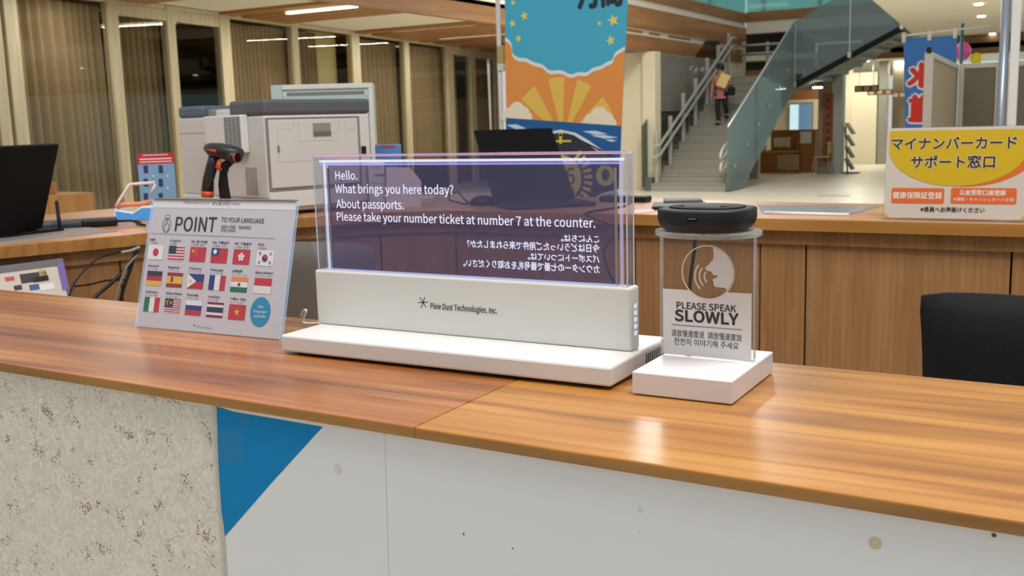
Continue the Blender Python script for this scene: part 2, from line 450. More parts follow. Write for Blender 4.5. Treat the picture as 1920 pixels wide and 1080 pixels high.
light_bar(9.2, -11.8, -10.2, 'added linear lamp of the bay, nearer than the one above the printer', pw=30)  # extra bar added to brighten the curtains
light_bar(17.42, -12.6, -10.6, 'added recessed linear lamp deeper in the bay, hidden by a joist', 3.438, 45)  # added bar, tucked behind a joist to light the far curtains
light_bar(19.62, -12.9, -11, 'added recessed linear lamp deepest in the bay, hidden by a joist', 3.438, 45)  # second hidden bar, added for the curtains at the far end


# ---- far side: column, louvre, cross balcony, glass parapets
b = MB(); pc = onz(1219, 357, 0); b.box((pc.x - .17, pc.y, 0), (pc.x + .13, pc.y + .35, 3.04), cream, .01); struct('column', b)
b = MB(); b.box((-12.5, 21.95, 0), (pc.x - .17, 22.1, 3.04), cream); struct('wall_back', b)
lou = M('grey_louvre', (150, 146, 134), .5)
b = MB(); b.box((XB - .1, 22.2, 0), (XB - .04, 29, 3.04), cream); struct('wall_stairs', b)
t = sroot('window_%d' % wi, (XB, 24, 1.9)); wi += 1
m = MB()
for q in range(26):
    z = 1.75 + q * .05
    m.box((XB - .03, 22.3, z), (XB + .01, 26.4, z + .032), lou)
m.build('slat_panel', t)
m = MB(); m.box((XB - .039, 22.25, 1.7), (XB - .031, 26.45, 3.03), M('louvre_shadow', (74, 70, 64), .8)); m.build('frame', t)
YB = 29.0
def at(px, py): return ony(px, py, YB)
x1 = 0
b = MB(); b.box((XB, YB, at(1375, 43).z), (0, YB + .3, at(1375, 25).z), beamx); struct('trim_%d' % k, b); k += 1
b = MB(); b.box((XB, YB + .03, at(1375, 65).z), (0, YB + .3, at(1375, 43).z), creamw); struct('trim_%d' % k, b); k += 1
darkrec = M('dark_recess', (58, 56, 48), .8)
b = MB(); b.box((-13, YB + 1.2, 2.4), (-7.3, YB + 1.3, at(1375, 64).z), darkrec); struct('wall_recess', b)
b = MB(); b.box((XB, YB + .02, 2.58), (-7.3, YB + .1, 2.83), beamx); struct('trim_%d' % k, b); k += 1
teal = GLASS('parapet_glass', (.60, .76, .74), .5, .03)
b = MB(); b.box((XB - .02, 9, 4.36), (XB, 28.9, 5.5), teal); tag(b.build('glass_parapet'), 'teal glass parapet above the long wooden balcony edge', 'balustrade')
b = MB(); b.box((XB, YB + .1, at(1375, 25).z), (0, YB + .12, 5.6), teal); tag(b.build('glass_parapet'), 'teal glass parapet above the cross balcony over the staircase', 'balustrade')
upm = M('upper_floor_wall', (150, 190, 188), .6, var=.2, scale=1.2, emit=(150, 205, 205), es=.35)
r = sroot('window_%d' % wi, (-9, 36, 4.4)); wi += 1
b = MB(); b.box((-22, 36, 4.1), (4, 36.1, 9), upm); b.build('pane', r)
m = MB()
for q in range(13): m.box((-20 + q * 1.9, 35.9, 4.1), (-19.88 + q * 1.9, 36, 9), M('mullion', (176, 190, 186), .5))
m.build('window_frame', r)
b = MB(); b.box((-22, 29.4, 3.9), (-.5, 36, 4.05), creamw); struct('ceiling_upper', b)

# ---- ceiling over the right side and far hall
b = MB(); b.prism([(-2.2, 8), (-3.56, 18.62), (-4.42, 28.78), (-5.1, 41), (6, 43), (6, 8)], .3, creamw, Matrix.Translation((0, 0, 3.45))); struct('ceiling_main', b)
b = MB(); b.box((-14, 29.3, 3.12), (6, 48, 3.25), creamw); struct('ceiling_far', b)
b = MB(); b.box((-7.0, 29.3, 2.98), (6, 29.5, 3.44), M('beam_brown', (120, 88, 52), .6)); struct('trim_%d' % k, b); k += 1
b = MB(); b.box((-10.5, 32.3, 2.02), (-7.3, 32.5, 2.36), beamx); struct('trim_%d' % k, b); k += 1
def strip(x0, y0, x1, y1, label, z=3.115, group='strip lights of the far hall'):
    o = MB(); o.box((x0, y0, z - .03), (x1, y1, z), EMIT('strip_light', (240, 246, 255), 6)); o = tag(o.build('strip_light'), label, 'light', group)
    ld = bpy.data.lights.new('lamp', 'AREA'); ld.shape = 'RECTANGLE'; ld.size = x1 - x0; ld.size_y = y1 - y0; ld.energy = 75; ld.color = (1, .94, .82)
    lo = bpy.data.objects.new('lamp', ld); COL.objects.link(lo); lo.parent = o; lo.location = (0, 0, -.01)
strip(-6.6, 30.6, -6.35, 33.0, 'short strip light of the far hall ceiling, beside the grey column')
strip(-5.9, 34.5, -5.4, 35.0, 'square light of the far hall ceiling, first above the hanging wooden signs')
strip(-5.2, 34.8, -4.8, 35.2, 'square light of the far hall ceiling above the blue flag edge')
strip(-5.9, 37.5, -5.2, 38.0, 'deepest strip light of the far hall, above the hanging wooden signs')
downl = EMIT('downlight', (255, 250, 235), 12)
for (px, py, lab) in ((1835, 7, 'small ceiling downlight near the top edge of the picture'), (1840, 30, 'small ceiling downlight below the topmost one'), (1861, 63, 'small ceiling downlight above the crossbar end'),
                      (1867, 77, 'small ceiling downlight beside the white pole, lowest but one'), (1875, 88, 'lowest small ceiling downlight beside the white pole')):
    p = onz(px, py, 3.449); o = MB(); o.lathe([(.07, -.02), (.07, 0)], p, downl, 16); tag(o.build('downlight'), lab, 'light', 'ceiling downlights')
p = ony(1533, 163, 27.2); o = MB(); o.lathe([(.12, -.03), (.12, 0)], p, downl, 16); tag(o.build('downlight'), 'bright downlight under the stairs near the grey column', 'light')

# far hall walls
wallc = M('far_wall', (232, 222, 192), .7, var=.03)
b = MB(); b.box((-14, 33.5, 0), (-6.95, 33.7, 3.12), wallc); struct('wall_far', b)
r = sroot('door_%d' % di, (-8.8, 33.4, 0)); di += 1
a, c = ony(1481, 240, 33.4), ony(1521, 195, 33.4)
m = MB(); m.box((a.x - .06, 33.4, 0), (c.x + .06, 33.5, c.z + .06), M('door_frame_grey', (150, 150, 140), .5)); m.build('door_frame', r)
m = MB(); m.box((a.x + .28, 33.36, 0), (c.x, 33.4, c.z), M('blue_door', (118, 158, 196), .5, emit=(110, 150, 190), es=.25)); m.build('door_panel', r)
m = MB(); m.box((a.x, 33.37, 0), (a.x + .28, 33.4, c.z), EMIT('daylight_gap', (205, 235, 240), 1.0)); m.build('door_pane', r)
a, c = onz(1588, 308, 0), onz(1640, 308, 0)
b = MB(); b.box((a.x, a.y, 0), (c.x, a.y + .3, 2.8), wallc); struct('wall_panel', b)
b = MB(); b.box((c.x + .02, a.y + .1, 0), (c.x + .28, a.y + .4, 3.12), M('grey_pillar', (150, 148, 136), .6)); struct('pillar', b)
b = MB(); b.box((c.x + .28, a.y + 1, 0), (c.x + .75, a.y + 1.4, 3.12), M('dark_pillar', (128, 118, 98), .6)); struct('wall_end', b)
r = sroot('window_%d' % wi, (c.x + 1.3, a.y + 4, 0)); wi += 1
m = MB(); m.box((c.x + .5, a.y + 4, 0), (8, a.y + 4.1, 3.12), EMIT('far_daylight_pane', (196, 236, 232), .85)); m.build('pane', r)
m = MB()
for q in range(6): m.box((c.x + 1.0 + q * 1.2, a.y + 3.9, 0), (c.x + 1.08 + q * 1.2, a.y + 4, 3.12), steel)
m.build('window_frame', r)
# column with vertical wooden sign, brochure rack
pc = onz(1553, 325, 0)
b = MB(); b.box((pc.x - .30, pc.y, 0), (pc.x + .05, pc.y + .35, 3.12), M('taupe_column', (138, 122, 98), .6)); struct('column', b)
b = MB(); b.box((pc.x + .06, pc.y - .05, 0), (pc.x + .34, pc.y + .3, 3.12), M('grey_column', (160, 162, 156), .5)); struct('column', b)
signw = WOOD('sign_board', (116, 62, 18), (134, 74, 24), (150, 88, 32), 'Z', 1, .5, .3)
t = thing('vertical_wooden_sign', 'tall reddish wooden name board on the column behind the stairs', 'sign', (pc.x - .13, pc.y - .05, .5))
a, c = ony(1543, 302, pc.y), ony(1564, 175, pc.y)
m = MB(); m.box((a.x, pc.y - .06, a.z), (c.x, pc.y - .003, c.z), signw, .01); brd = m.build('board', t)
m = MB(); fr = frame((a.x, pc.y - .062, a.z), (1, 0, 0), (0, 0, 1)); inkb = M('dark_ink', (56, 28, 10), .6)
for q in range(7):
    v = c.z - a.z - .2 - q * .2
    u = (c.x - a.x) / 2
    m.rect(fr, u - .06, v - .012, u + .06, v + .012, inkb); m.rect(fr, u - .012, v - .06, u + .012, v + .06, inkb); m.rect(fr, u - .05, v + .04, u + .05, v + .058, inkb)
m.build('carved_characters', brd)
t = thing('brochure_rack', 'black tiered brochure rack beside the grey column', 'rack', (pc.x + .55, pc.y - .1, 0))
m = MB(); m.tube([(pc.x + .5, pc.y, 0), (pc.x + .42, pc.y, 1.25)], .025, steel); m.box((pc.x + .38, pc.y - .2, 0), (pc.x + .8, pc.y + .2, .03), black); m.build('stand', t)
for q in range(4):
    z = .25 + q * .31
    m = MB(); mx = Matrix.Translation((pc.x + .55, pc.y, z)) @ Matrix.Rotation(math.radians(58), 4, 'Y')
    m.box((-.17, -.2, -.015), (.17, .2, .015), black, 0, mx); m.build('tray', t)
# hanging signs
hangw = M('hanging_sign_brown', (112, 78, 48), .6)
pale = M('sign_glyph_pale', (226, 214, 180), .6)
for (x0, x1_, y0, y1_, Y, lab, n) in ((1602, 1648, 159, 173, 30.5, 'brown hanging sign with three pale characters, highest of the row', 3), (1626, 1674, 167, 179, 32, 'brown hanging sign in the middle of the row of three', 3), (1673, 1698, 172, 184, 34, 'darkest brown hanging sign, partly behind the blue flag', 2)):
    a, c = ony(x0, y1_, Y), ony(x1_, y0, Y)
    t = thing('hanging_sign', lab, 'sign', ((a.x + c.x) / 2, Y, a.z), 'brown signs hanging in the far hall')
    m = MB(); m.box((a.x, Y, a.z), (c.x, Y + .05, c.z), hangw); brd = m.build('board', t)
    m = MB()
    for q in range(2): m = MB(); m.tube([(a.x + (c.x - a.x) * (.2 + .6 * q), Y + .025, c.z), (a.x + (c.x - a.x) * (.2 + .6 * q), Y + .025, 3.12)], .008, steel); m.build('hanger', t)

    m = MB(); fr = frame((a.x, Y - .002, a.z), (1, 0, 0), (0, 0, 1)); w = (c.x - a.x) / n; h = c.z - a.z
    for q in range(n):
        u = w * (q + .5); m.stroke(fr, [(u - .05, h * .3), (u + .05, h * .3), (u + .05, h * .7), (u - .05, h * .7)], .025, pale, 0, True); m.rect(fr, u - .05, h * .47, u + .05, h * .54, pale)
    m.build('characters', brd)
# far information desk
deskw = WOOD('desk_wood', (122, 74, 22), (138, 86, 30), (152, 98, 40), 'Z', .8, .5, .2)
a, c = onz(1402, 324, 0), onz(1541, 322, 0)
t = thing('information_desk', 'curved brown wooden information desk beyond the glass stair side', 'desk', ((a.x + c.x) / 2, a.y, 0))
zt = ony(1460, 283, a.y).z
m = MB(); m.prism([(a.x, a.y + .15), (a.x + .25, a.y), (c.x - .6, a.y), (c.x - .55, a.y + .7), (a.x, a.y + .8)], zt - .05, deskw); m.build('front_panel', t)
m = MB(); m.prism([(a.x - .04, a.y + .12), (a.x + .22, a.y - .05), (c.x - .5, a.y - .05), (c.x - .5, a.y + .75), (a.x - .04, a.y + .85)], .05, WOOD('desk_top', (150, 96, 40), (166, 110, 52), (178, 122, 62), 'X', .6, .4, .1), Matrix.Translation((0, 0, zt - .05))); m.build('worktop', t)
zs = ony(1500, 243, a.y + .8).z
m = MB(); m.box((c.x - 1.5, a.y + .76, 0), (c.x - .1, a.y + .86, zs), deskw); m.box((c.x - .62, a.y + .1, 0), (c.x - .08, a.y + .2, zs - .02), deskw); m.build('screen_panel', t)
m = MB(); m.box((c.x - 1.35, a.y + .28, zt + .02), (c.x - .75, a.y + .3, zt + .42), deskw); m.box((c.x - 1.28, a.y + .265, zt + .1), (c.x - .82, a.y + .279, zt + .36), M('desk_paper', (190, 176, 150), .7)); tag(m.build('notice_board'), 'small framed notice standing on the far information desk', 'notice')
m = MB(); m.box((c.x - 1.1, a.y - .012, .08), (c.x - .5, a.y - .0015, .5), M('desk_notice', (160, 132, 92), .6)); tag(m.build('notice_sheet'), 'pale notice sheet fixed low on the front of the far desk', 'notice')
m = MB(); m.box((c.x - .5, a.y + .085, zs - .36), (c.x - .2, a.y + .098, zs - .05), M('desk_paper2', (196, 190, 176), .7)); tag(m.build('notice_sheet'), 'white notice sheet high on the tall desk panel', 'notice')
m = MB(); m.lathe([(.09, 0), (.1, .25), (.09, .3), (.05, .32), (.05, .36)], (c.x - 1.62, a.y + .4, zt), white, 12); tag(m.build('sanitizer_bottle'), 'white bottle standing on the far information desk', 'bottle')
m = MB(); pf = onz(1558, 280, .5)
cyy = a.y - .62; cxx = ony(1550, 300, cyy).x - .1
t2 = thing('folding_chair', 'light chair with thin metal legs beside the far information desk', 'chair', (cxx, cyy, 0))
m = MB(); m.box((cxx - .2, cyy - .2, .44), (cxx + .2, cyy + .2, .48), M('chair_seat_tan', (170, 140, 96), .6), .01); m.build('seat', t2)
for (sx, sy) in ((-1, -1), (1, -1), (-1, 1), (1, 1)):
    m = MB(); m.tube([(cxx + sx * .18, cyy + sy * .18, .44), (cxx + sx * .22, cyy + sy * .22, 0)], .012, steel); m.build('leg', t2)
m = MB(); m.box((cxx + .16, cyy - .2, .55), (cxx + .2, cyy + .2, .85), M('chair_back_tan', (176, 146, 100), .6), .01); m.tube([(cxx + .18, cyy - .17, .46), (cxx + .18, cyy - .17, .6)], .012, steel); m.tube([(cxx + .18, cyy + .17, .46), (cxx + .18, cyy + .17, .6)], .012, steel); m.build('backrest', t2)
m = MB(); p = onz(1563, 367, 0); m.box((p.x - .3, p.y - .15, 0), (p.x + .3, p.y + .15, .004), M('floor_plate', (170, 172, 160), .5)); tag(m.build('floor_marking'), 'pale floor marking plate on the cream hall floor', 'floor marking')

# ================================================================== STAIRCASE
SX0, SX1, SY, TR, RI, NS = -8.92, -6.97, 21.58, .345, .1725, 15
stepm = M('stair_grey', (154, 151, 139), .6, var=.04)
stepd = M('stair_side', (96, 100, 94), .6)
LZ = RI * NS; LY = SY + NS * TR
st = thing('staircase', 'grey straight staircase rising to a landing between glass sides', 'staircase', ((SX0 + SX1) / 2, SY, 0))
nose = M('stair_nosing', (150, 146, 132), .6)
m = MB()
for i in range(NS):
    m.box((SX0 + .18, SY + i * TR, i * RI - (.0 if i == 0 else .05)), (SX1 - .06, SY + (i + 1) * TR + (.03 if i < NS - 1 else 0), (i + 1) * RI), stepm)
    m.box((SX0 + .18, SY + i * TR - .012, (i + 1) * RI - .035), (SX1 - .06, SY + i * TR - .001, (i + 1) * RI + .001), nose)
m.build('flight', st)
m = MB(); m.box((SX0 + .18, LY, LZ - .2), (SX1 + .2, 28.7, LZ), stepm); m.build('landing', st)
m = MB()
for i in range(NS):      # dark saw-tooth skirting along the wall side
    m.box((SX0 + .02, SY + i * TR, 0), (SX0 + .18, SY + (i + 1) * TR, (i + 1) * RI + .12), stepd)
m.build('skirting', st)
m = MB()
pts = [(SY - .05, 0), (SY + .75, 0), (LY, LZ - .35), (LY, LZ + .05), (SY - .05, .2)]
m.prism(pts, .05, stepd, Matrix(((0, 0, 1, SX1 - .06), (1, 0, 0, 0), (0, 1, 0, 0), (0, 0, 0, 1)))); m.build('stringer', st)
# second flight rising along the cross balcony
m = MB()
FX = SX1 + .1
for i in range(18):
    x = FX + .15 + i * TR; z = LZ + i * RI
    m.box((x, LY + .06, z - .18), (x + TR + .02, 28.6, z + RI), M('stair_dark', (110, 118, 116), .6))
m.build('upper_flight', st)
m = MB(); a1, a2 = P(FX - .1, 0, LZ - .38), P(FX + 18 * TR, 0, LZ - .38 + 18 * RI)
m.prism([(a1.x, a1.z), (a2.x, a2.z), (a2.x, a2.z + .16), (a1.x, a1.z + .16)], -1.9, M('soffit_brown', (92, 84, 66), .6), Matrix(((1, 0, 0, 0), (0, 0, -1, LY), (0, 1, 0, 0), (0, 0, 0, 1))))
m.build('soffit', st)
balm = GLASS('stair_glass', (.50, .60, .60), .5, .03, film=((168, 186, 188), .30))
balm2 = GLASS('stair_glass_wall_side', (.45, .50, .48), .4, .03, film=((120, 130, 124), .15))
def balustrade(name, label, poly, mxx, glass, seams=()):
    t = thing(name, label, 'balustrade', mxx @ Vector((poly[0][0], poly[0][1], 0)))
    m = MB(); m.prism(poly, .02, glass, mxx); m.build('glass_panel', t)
    return t
YZ = lambda x: Matrix(((0, 0, 1, x), (1, 0, 0, 0), (0, 1, 0, 0), (0, 0, 0, 1)))
tr = balustrade('glass_balustrade', 'blue-grey glass balustrade on the open side of the staircase', [(SY - .12, .02), (SY + .85, .02), (LY, LZ - .4), (LY, LZ + 1.33), (SY - .12, 1.36)], YZ(SX1), balm)
m = MB(); m.tube([(SX1 + .01, SY - .12, 1.37), (SX1 + .01, LY, LZ + 1.34)], .022, M('rail_cap', (190, 200, 200), .3, .5), 8); m.build('cap_rail', tr)
for q in range(6):
    y = SY + .3 + q * .85
    for dz in (.35,):
        m = MB(); m.box((SX1 + .02, y - .04, (y - SY) * .5 + dz), (SX1 + .05, y + .04, (y - SY) * .5 + dz + .08), steel, .006); m.build('clamp', tr)
tl = balustrade('glass_balustrade', 'dark glass balustrade along the wall side of the staircase', [(SY - .1, .05), (LY, LZ + .0), (LY, LZ + 1.4), (SY - .1, 1.42)], YZ(SX0 + .0), balm2)
FYM = Matrix(((1, 0, 0, 0), (0, 0, -1, LY + .02), (0, 1, 0, 0), (0, 0, 0, 1)))
xs0, xs1 = SX1 + .02, SX1 + 18 * TR
tu = balustrade('glass_balustrade', 'large glass balustrade of the upper flight rising under the ceiling', [(xs0, LZ - .42), (xs1, LZ - .42 + (xs1 - xs0) * .5), (xs1, LZ + 1.3 + (xs1 - xs0) * .5), (xs0, LZ + 1.3)], FYM, balm)
for xj in (xs0, -5.62, -4.42):
    z = LZ - .35 + (xj - xs0) * .5
    m = MB(); m.box((xj - .015, LY - .02, z), (xj + .015, LY - .002, z + 1.65), M('seam_seal', (176, 184, 180), .4)); m.build('seam', tu)
    m = MB(); m.box((xj - .05, LY - .05, z + .02), (xj + .05, LY - .021, z + .16), steel, .01); m.build('clamp', tu)
# handrail with posts
hr = thing('handrail', 'double grey handrail on posts along the wall side of the stairs', 'handrail', (SX0 + .28, SY, 0))
hx = SX0 + .28; railm = M('handrail_grey', (172, 170, 158), .4)
for dz in (1.0, .78):
    m = MB(); m.tube([(hx + .06, SY - .15, dz - .02), (hx + .06, SY + .1, dz), (hx + .06, LY, LZ + dz), (hx + .06, LY + .35, LZ + dz)], .035, railm); m.build('rail', hr)
for q in range(7):
    y = SY + .12 + q * 5.0 / 6
    z0 = RI * (int((y - SY) / TR) + 1)
    m = MB(); m.box((hx - .05, y - .035, z0), (hx + .03, y + .035, z0 + 1.12), railm, .01); m.build('post', hr)
hr2 = thing('handrail', 'double handrail with posts across the back of the landing', 'handrail', (-8, 28.3, LZ))
pa, pb = ony(1380, 100, 28.3), ony(1470, 100, 28.3)
for py in (84, 100):
    z = ony(1420, py, 28.3).z; m = MB(); m.tube([(pa.x, 28.3, z), (pb.x, 28.3, z)], .03, railm); m.build('rail', hr2)
for px in (1374, 1394, 1438):
    x = ony(px, 100, 28.3).x; m = MB(); m.box((x - .04, 28.32, LZ), (x + .04, 28.39, ony(px, 78, 28.3).z), railm, .01); m.build('post', hr2)
# loop handrail ends at the foot of the open side
lh = thing('loop_rail', 'pale looped rail end at the foot of the glass side', 'handrail', (SX1 - .12, SY + .2, .4))
for (z, nmz) in ((.86, 0), (.60, 1)):
    m = MB(); pts = [(SX1 - .13, SY + .1 + .28 * math.cos(t) , z + .11 * math.sin(t) + .1 * math.cos(t)) for t in [2 * PI * q / 16 for q in range(16)]]
    m.tube(pts, .025, M('pale_rail', (206, 204, 196), .4), 8, True); m.build('loop', lh)
b = MB(); p = onz(1413, 336, 0); b.box((p.x - .11, p.y, 0), (p.x + .11, p.y + .2, 1.35), M('support_post', (150, 146, 126), .5)); struct('pillar', b)
# ================================================================== PERSON on the stairs
def skin(name, V, E, mat, parent, sub=2):
    me = bpy.data.meshes.new(name); bm = bmesh.new(); sl = bm.verts.layers.skin.verify()
    c = org(parent); vs = []
    for i, (p, r) in enumerate(V):
        v = bm.verts.new(Vector(p) - c); v[sl].radius = (r, r); v[sl].use_root = (i == 0); vs.append(v)
    for a, b_ in E: bm.edges.new((vs[a], vs[b_]))
    bm.to_mesh(me); bm.free()
    o = bpy.data.objects.new(name, me); COL.objects.link(o); o.parent = parent
    s1 = o.modifiers.new('skin', 'SKIN'); s1.use_smooth_shade = True
    s2 = o.modifiers.new('sub', 'SUBSURF'); s2.levels = sub; s2.render_levels = sub
    dg = bpy.context.evaluated_depsgraph_get(); m2 = bpy.data.meshes.new_from_object(o.evaluated_get(dg))
    o.modifiers.clear(); o.data = m2; m2.materials.clear(); m2.materials.append(mat)
    for p in m2.polygons: p.use_smooth = True
    return o
PS = .86; PB = P(-7.98, 24.12, 1.38)
def pp(x, y, z): return PB + Vector((x, y, z)) * PS
per = thing('person', 'person in a pink jacket and dark trousers walking down the stairs with a yellow folder', 'person', PB)
skinm = M('skin', (196, 146, 116), .6)
pinkm = M('pink_jacket', (186, 116, 108), .8, var=.08); trm = M('dark_trousers', (32, 34, 42), .8); hairm = M('black_hair', (22, 18, 18), .6)
V = [((0, 0, .92), .12), ((0, -.01, 1.10), .11), ((0, -.03, 1.28), .12), ((0, -.05, 1.39), .055), ((0, -.10, 1.47), .075), ((0, -.13, 1.545), .085),   # 0-5
     ((-.09, 0, .86), .085), ((-.10, -.04, .50), .058), ((-.09, .02, .10), .038), ((-.10, -.12, .04), .036),      # 6-9
     ((.09, 0, .86), .085), ((.10, .02, .56), .058), ((.09, .22, .30), .038), ((.09, .10, .235), .036),          # 10-13
     ((-.19, -.02, 1.32), .055), ((-.26, .02, 1.06), .042), ((-.27, -.05, .85), .028), ((-.27, -.07, .79), .030),  # 14-17
     ((.19, -.02, 1.32), .055), ((.27, -.06, 1.08), .042), ((.14, -.24, 1.14), .028), ((.09, -.27, 1.15), .030)]  # 18-21
E_ = [(0, 1), (1, 2), (2, 3), (3, 4), (4, 5), (0, 6), (6, 7), (7, 8), (8, 9), (0, 10), (10, 11), (11, 12), (12, 13), (2, 14), (14, 15), (15, 16), (16, 17), (2, 18), (18, 19), (19, 20), (20, 21)]
for (root, dx, dz, sx) in ((17, 0, -1, 1), (21, -1, 0, 1)):
    bx = Vector(V[root][0])
    for q in range(5):
        w = (q - 2) * .014; ln = (.045, .07, .078, .072, .055)[q]
        if dz: p1 = bx + Vector((.0, -.012 * (q - 2), -.5 * ln - .02)); p2 = bx + Vector((.012, -.014 * (q - 2) - .01, -ln - .02))
        else: p1 = bx + Vector((-.5 * ln - .02, -.01, .014 * (q - 2))); p2 = bx + Vector((-ln - .01, .015, .015 * (q - 2)))
        V += [(tuple(p1), .0095), (tuple(p2), .008)]; E_ += [(root, len(V) - 2), (len(V) - 2, len(V) - 1)]
body = skin('body', [(pp(*p), r * PS) for p, r in V], E_, skinm, per)
J = [((0, 0, .88), .155), ((0, -.01, 1.06), .145), ((0, -.03, 1.26), .155), ((0, -.045, 1.355), .085), ((-.19, -.02, 1.31), .078), ((-.26, .02, 1.06), .062), ((-.27, -.045, .88), .052), ((.19, -.02, 1.31), .078), ((.27, -.06, 1.08), .062), ((.17, -.20, 1.13), .052), ((0, 0, .80), .15)]
tag(skin('jacket', [(pp(*p), r * PS) for p, r in J], [(0, 1), (1, 2), (2, 3), (2, 4), (4, 5), (5, 6), (2, 7), (7, 8), (8, 9), (0, 10)], pinkm, per), 'pink jacket')
Tq = [((0, 0, .86), .13), ((-.09, 0, .80), .10), ((-.10, -.045, .50), .075), ((-.09, .02, .11), .058), ((.09, 0, .80), .10), ((.10, .015, .56), .075), ((.09, .21, .31), .058)]
tag(skin('trousers', [(pp(*p), r * PS) for p, r in Tq], [(0, 1), (1, 2), (2, 3), (0, 4), (4, 5), (5, 6)], trm, per), 'dark trousers')
for (x, y, z) in ((-.095, -.06, 0), (.09, .16, .2)):
    m = MB(); m.lathe([(.035, 0), (.048, .01), (.045, .04), (.02, .07)], pp(x, y, z), black, 14, .9 , 2.2, 0); m.build('shoe', per)
m = MB(); m.lathe([(.03, -.10), (.085, -.07), (.105, -.02), (.106, .03), (.09, .075), (.05, .10), (.01, .108)], pp(0, -.085, 1.56), hairm, 20, .86, .92); m.build('hair', per)
m = MB()
for sx in (-1, 1): m.lathe([(.004, -.006), (.009, 0), (.004, .006)], pp(sx * .032, -.205, 1.535), blackm, 8)
m.build('eye', per)
m = MB(); m.lathe([(.012, -.02), (.014, -.012), (.006, .015)], pp(0, -.215, 1.51), skinm, 8); m.box(pp(-.022, -.206, 1.478), pp(.022, -.196, 1.486), M('lips', (150, 84, 76), .6)); m.build('nose', per)
mx = Matrix.Translation(pp(.15, -.30, 1.20)) @ Matrix.Rotation(math.radians(24), 4, 'Y') @ Matrix.Rotation(math.radians(-10), 4, 'X')
m = MB(); m.box((-.12, -.012, -.16), (.12, .012, .16), M('yellow_folder', (216, 190, 120), .6), .005, mx); tag(m.build('folder'), 'pale yellow folder held against the chest of the person on the stairs', 'folder')
t = thing('shoulder_bag', 'black shoulder bag hanging at the side of the person on the stairs', 'bag', pp(.3, 0, .8))
m = MB(); m.box(pp(.21, -.17, .80), pp(.36, .12, 1.04), black, .04); m.build('pouch', t)
m = MB(); m.tube([pp(.28, -.12, 1.0), pp(.25, -.10, 1.2), pp(.20, -.02, 1.40), pp(.25, .08, 1.2), pp(.28, .1, 1.0)], .012, black); m.build('strap', t)

# ================================================================== TALL BANNER
BY = 4.8
o_ = ony(950, 392, BY); FB = frame(o_, (1, 0, 0), (0, 0, 1))
def B(pts): return [loc2(FB, *p) for p in pts]
c_ = ony(1062, 392, BY)
bt = thing('vertical_banner', 'tall printed banner with blue sky, clouds and sea, hanging behind the laptop', 'banner', (c_.x, BY, 0))
sky = M('banner_sky', (66, 172, 204), .7, var=.03); bw = M('banner_white', (222, 226, 230), .7, var=.02)
bor = M('banner_orange', (226, 146, 70), .7, var=.03); byl = M('banner_yellow', (228, 190, 86), .7, var=.03); bse = M('banner_sea', (18, 92, 156), .7, var=.04)
bst = M('banner_star', (226, 212, 92), .7); bnv = M('banner_navy', (46, 46, 58), .7); bcr = M('banner_cream', (236, 226, 200), .7); bpk = M('banner_pale_teal', (130, 200, 196), .7)
out = [(945, -90), (1181, -90), (1178, -20), (1174, 60), (1168, 180), (1163, 300), (1160, 392), (951, 392), (950, 250), (948, 100)]
m = MB(); m.prism(B(out), -.002, sky, FB); bcl = m.build('cloth', bt)
m = MB(); edge = [(947, 74), (956, 79), (961, 92), (960, 104), (972, 113), (986, 112), (1000, 121), (1018, 124), (1030, 138), (1052, 134), (1070, 145), (1086, 138), (1100, 141), (1112, 130), (1126, 128), (1140, 119), (1149, 117), (1152, 103), (1160, 98), (1172, 91)]
L_ = .0006
for _ in range(2):
    e2 = [edge[0]]
    for a_, b_ in zip(edge, edge[1:]): e2 += [(a_[0] * .75 + b_[0] * .25, a_[1] * .75 + b_[1] * .25), (a_[0] * .25 + b_[0] * .75, a_[1] * .25 + b_[1] * .75)]
    edge = e2 + [edge[-1]]
m.poly(FB, B([(950, 250)] + [(x, y - 4) for x, y in edge] + [(1164, 250)]), bw, L_)
m.poly(FB, B([(950, 250)] + [(x, y + 3) for x, y in edge] + [(1165, 250)]), bor, 2 * L_)
src = (1056, 262)
def clipray(a0, a1):
    R = 118; return [src] + [(src[0] + R * math.cos(a) * (.86), src[1] - R * math.sin(a) * (1.0 if .6 < a < 2.6 else 1.0)) for a in (a0, (a0 + a1) / 2, a1)]
for a0, a1 in ((.42, .75), (1.02, 1.30), (1.55, 1.85), (2.12, 2.45), (2.75, 3.0)):
    m.poly(FB, B(clipray(a0, a1)), byl, 3 * L_)
def cloud(cx, cy, w, h, mat=bcr, lf=4):
    for (dx, dy, r) in ((-.3, .1, .28), (0, -.2, .34), (.28, 0, .27), (-.05, .2, .3), (.45, .25, .2), (-.48, .3, .18)):
        p = B([(cx + dx * w, cy + dy * h)])[0]; q = B([(cx + dx * w + r * w, cy + dy * h)])[0]; m.disc(FB, p[0], p[1], q[0] - p[0], mat, lf * L_ + .00002 * dx, 20)
cloud(970, 213, 44, 26); cloud(1124, 225, 50, 30)
m.poly(FB, B([(949, 221), (1165, 236), (1163, 300), (1160, 392), (951, 392)]), bse, 5 * L_)
for (x0, y0, x1, y1) in ((950, 234, 988, 241), (952, 245, 985, 248), (1093, 246, 1140, 251), (1108, 254, 1160, 258), (1135, 262, 1158, 264)):
    m.poly(FB, B([(x0, y0), ((x0 + x1) / 2, y0 - 1), (x1, y1), ((x0 + x1) / 2, y1 + 2)]), M('banner_foam', (196, 220, 232), .7), 6 * L_)
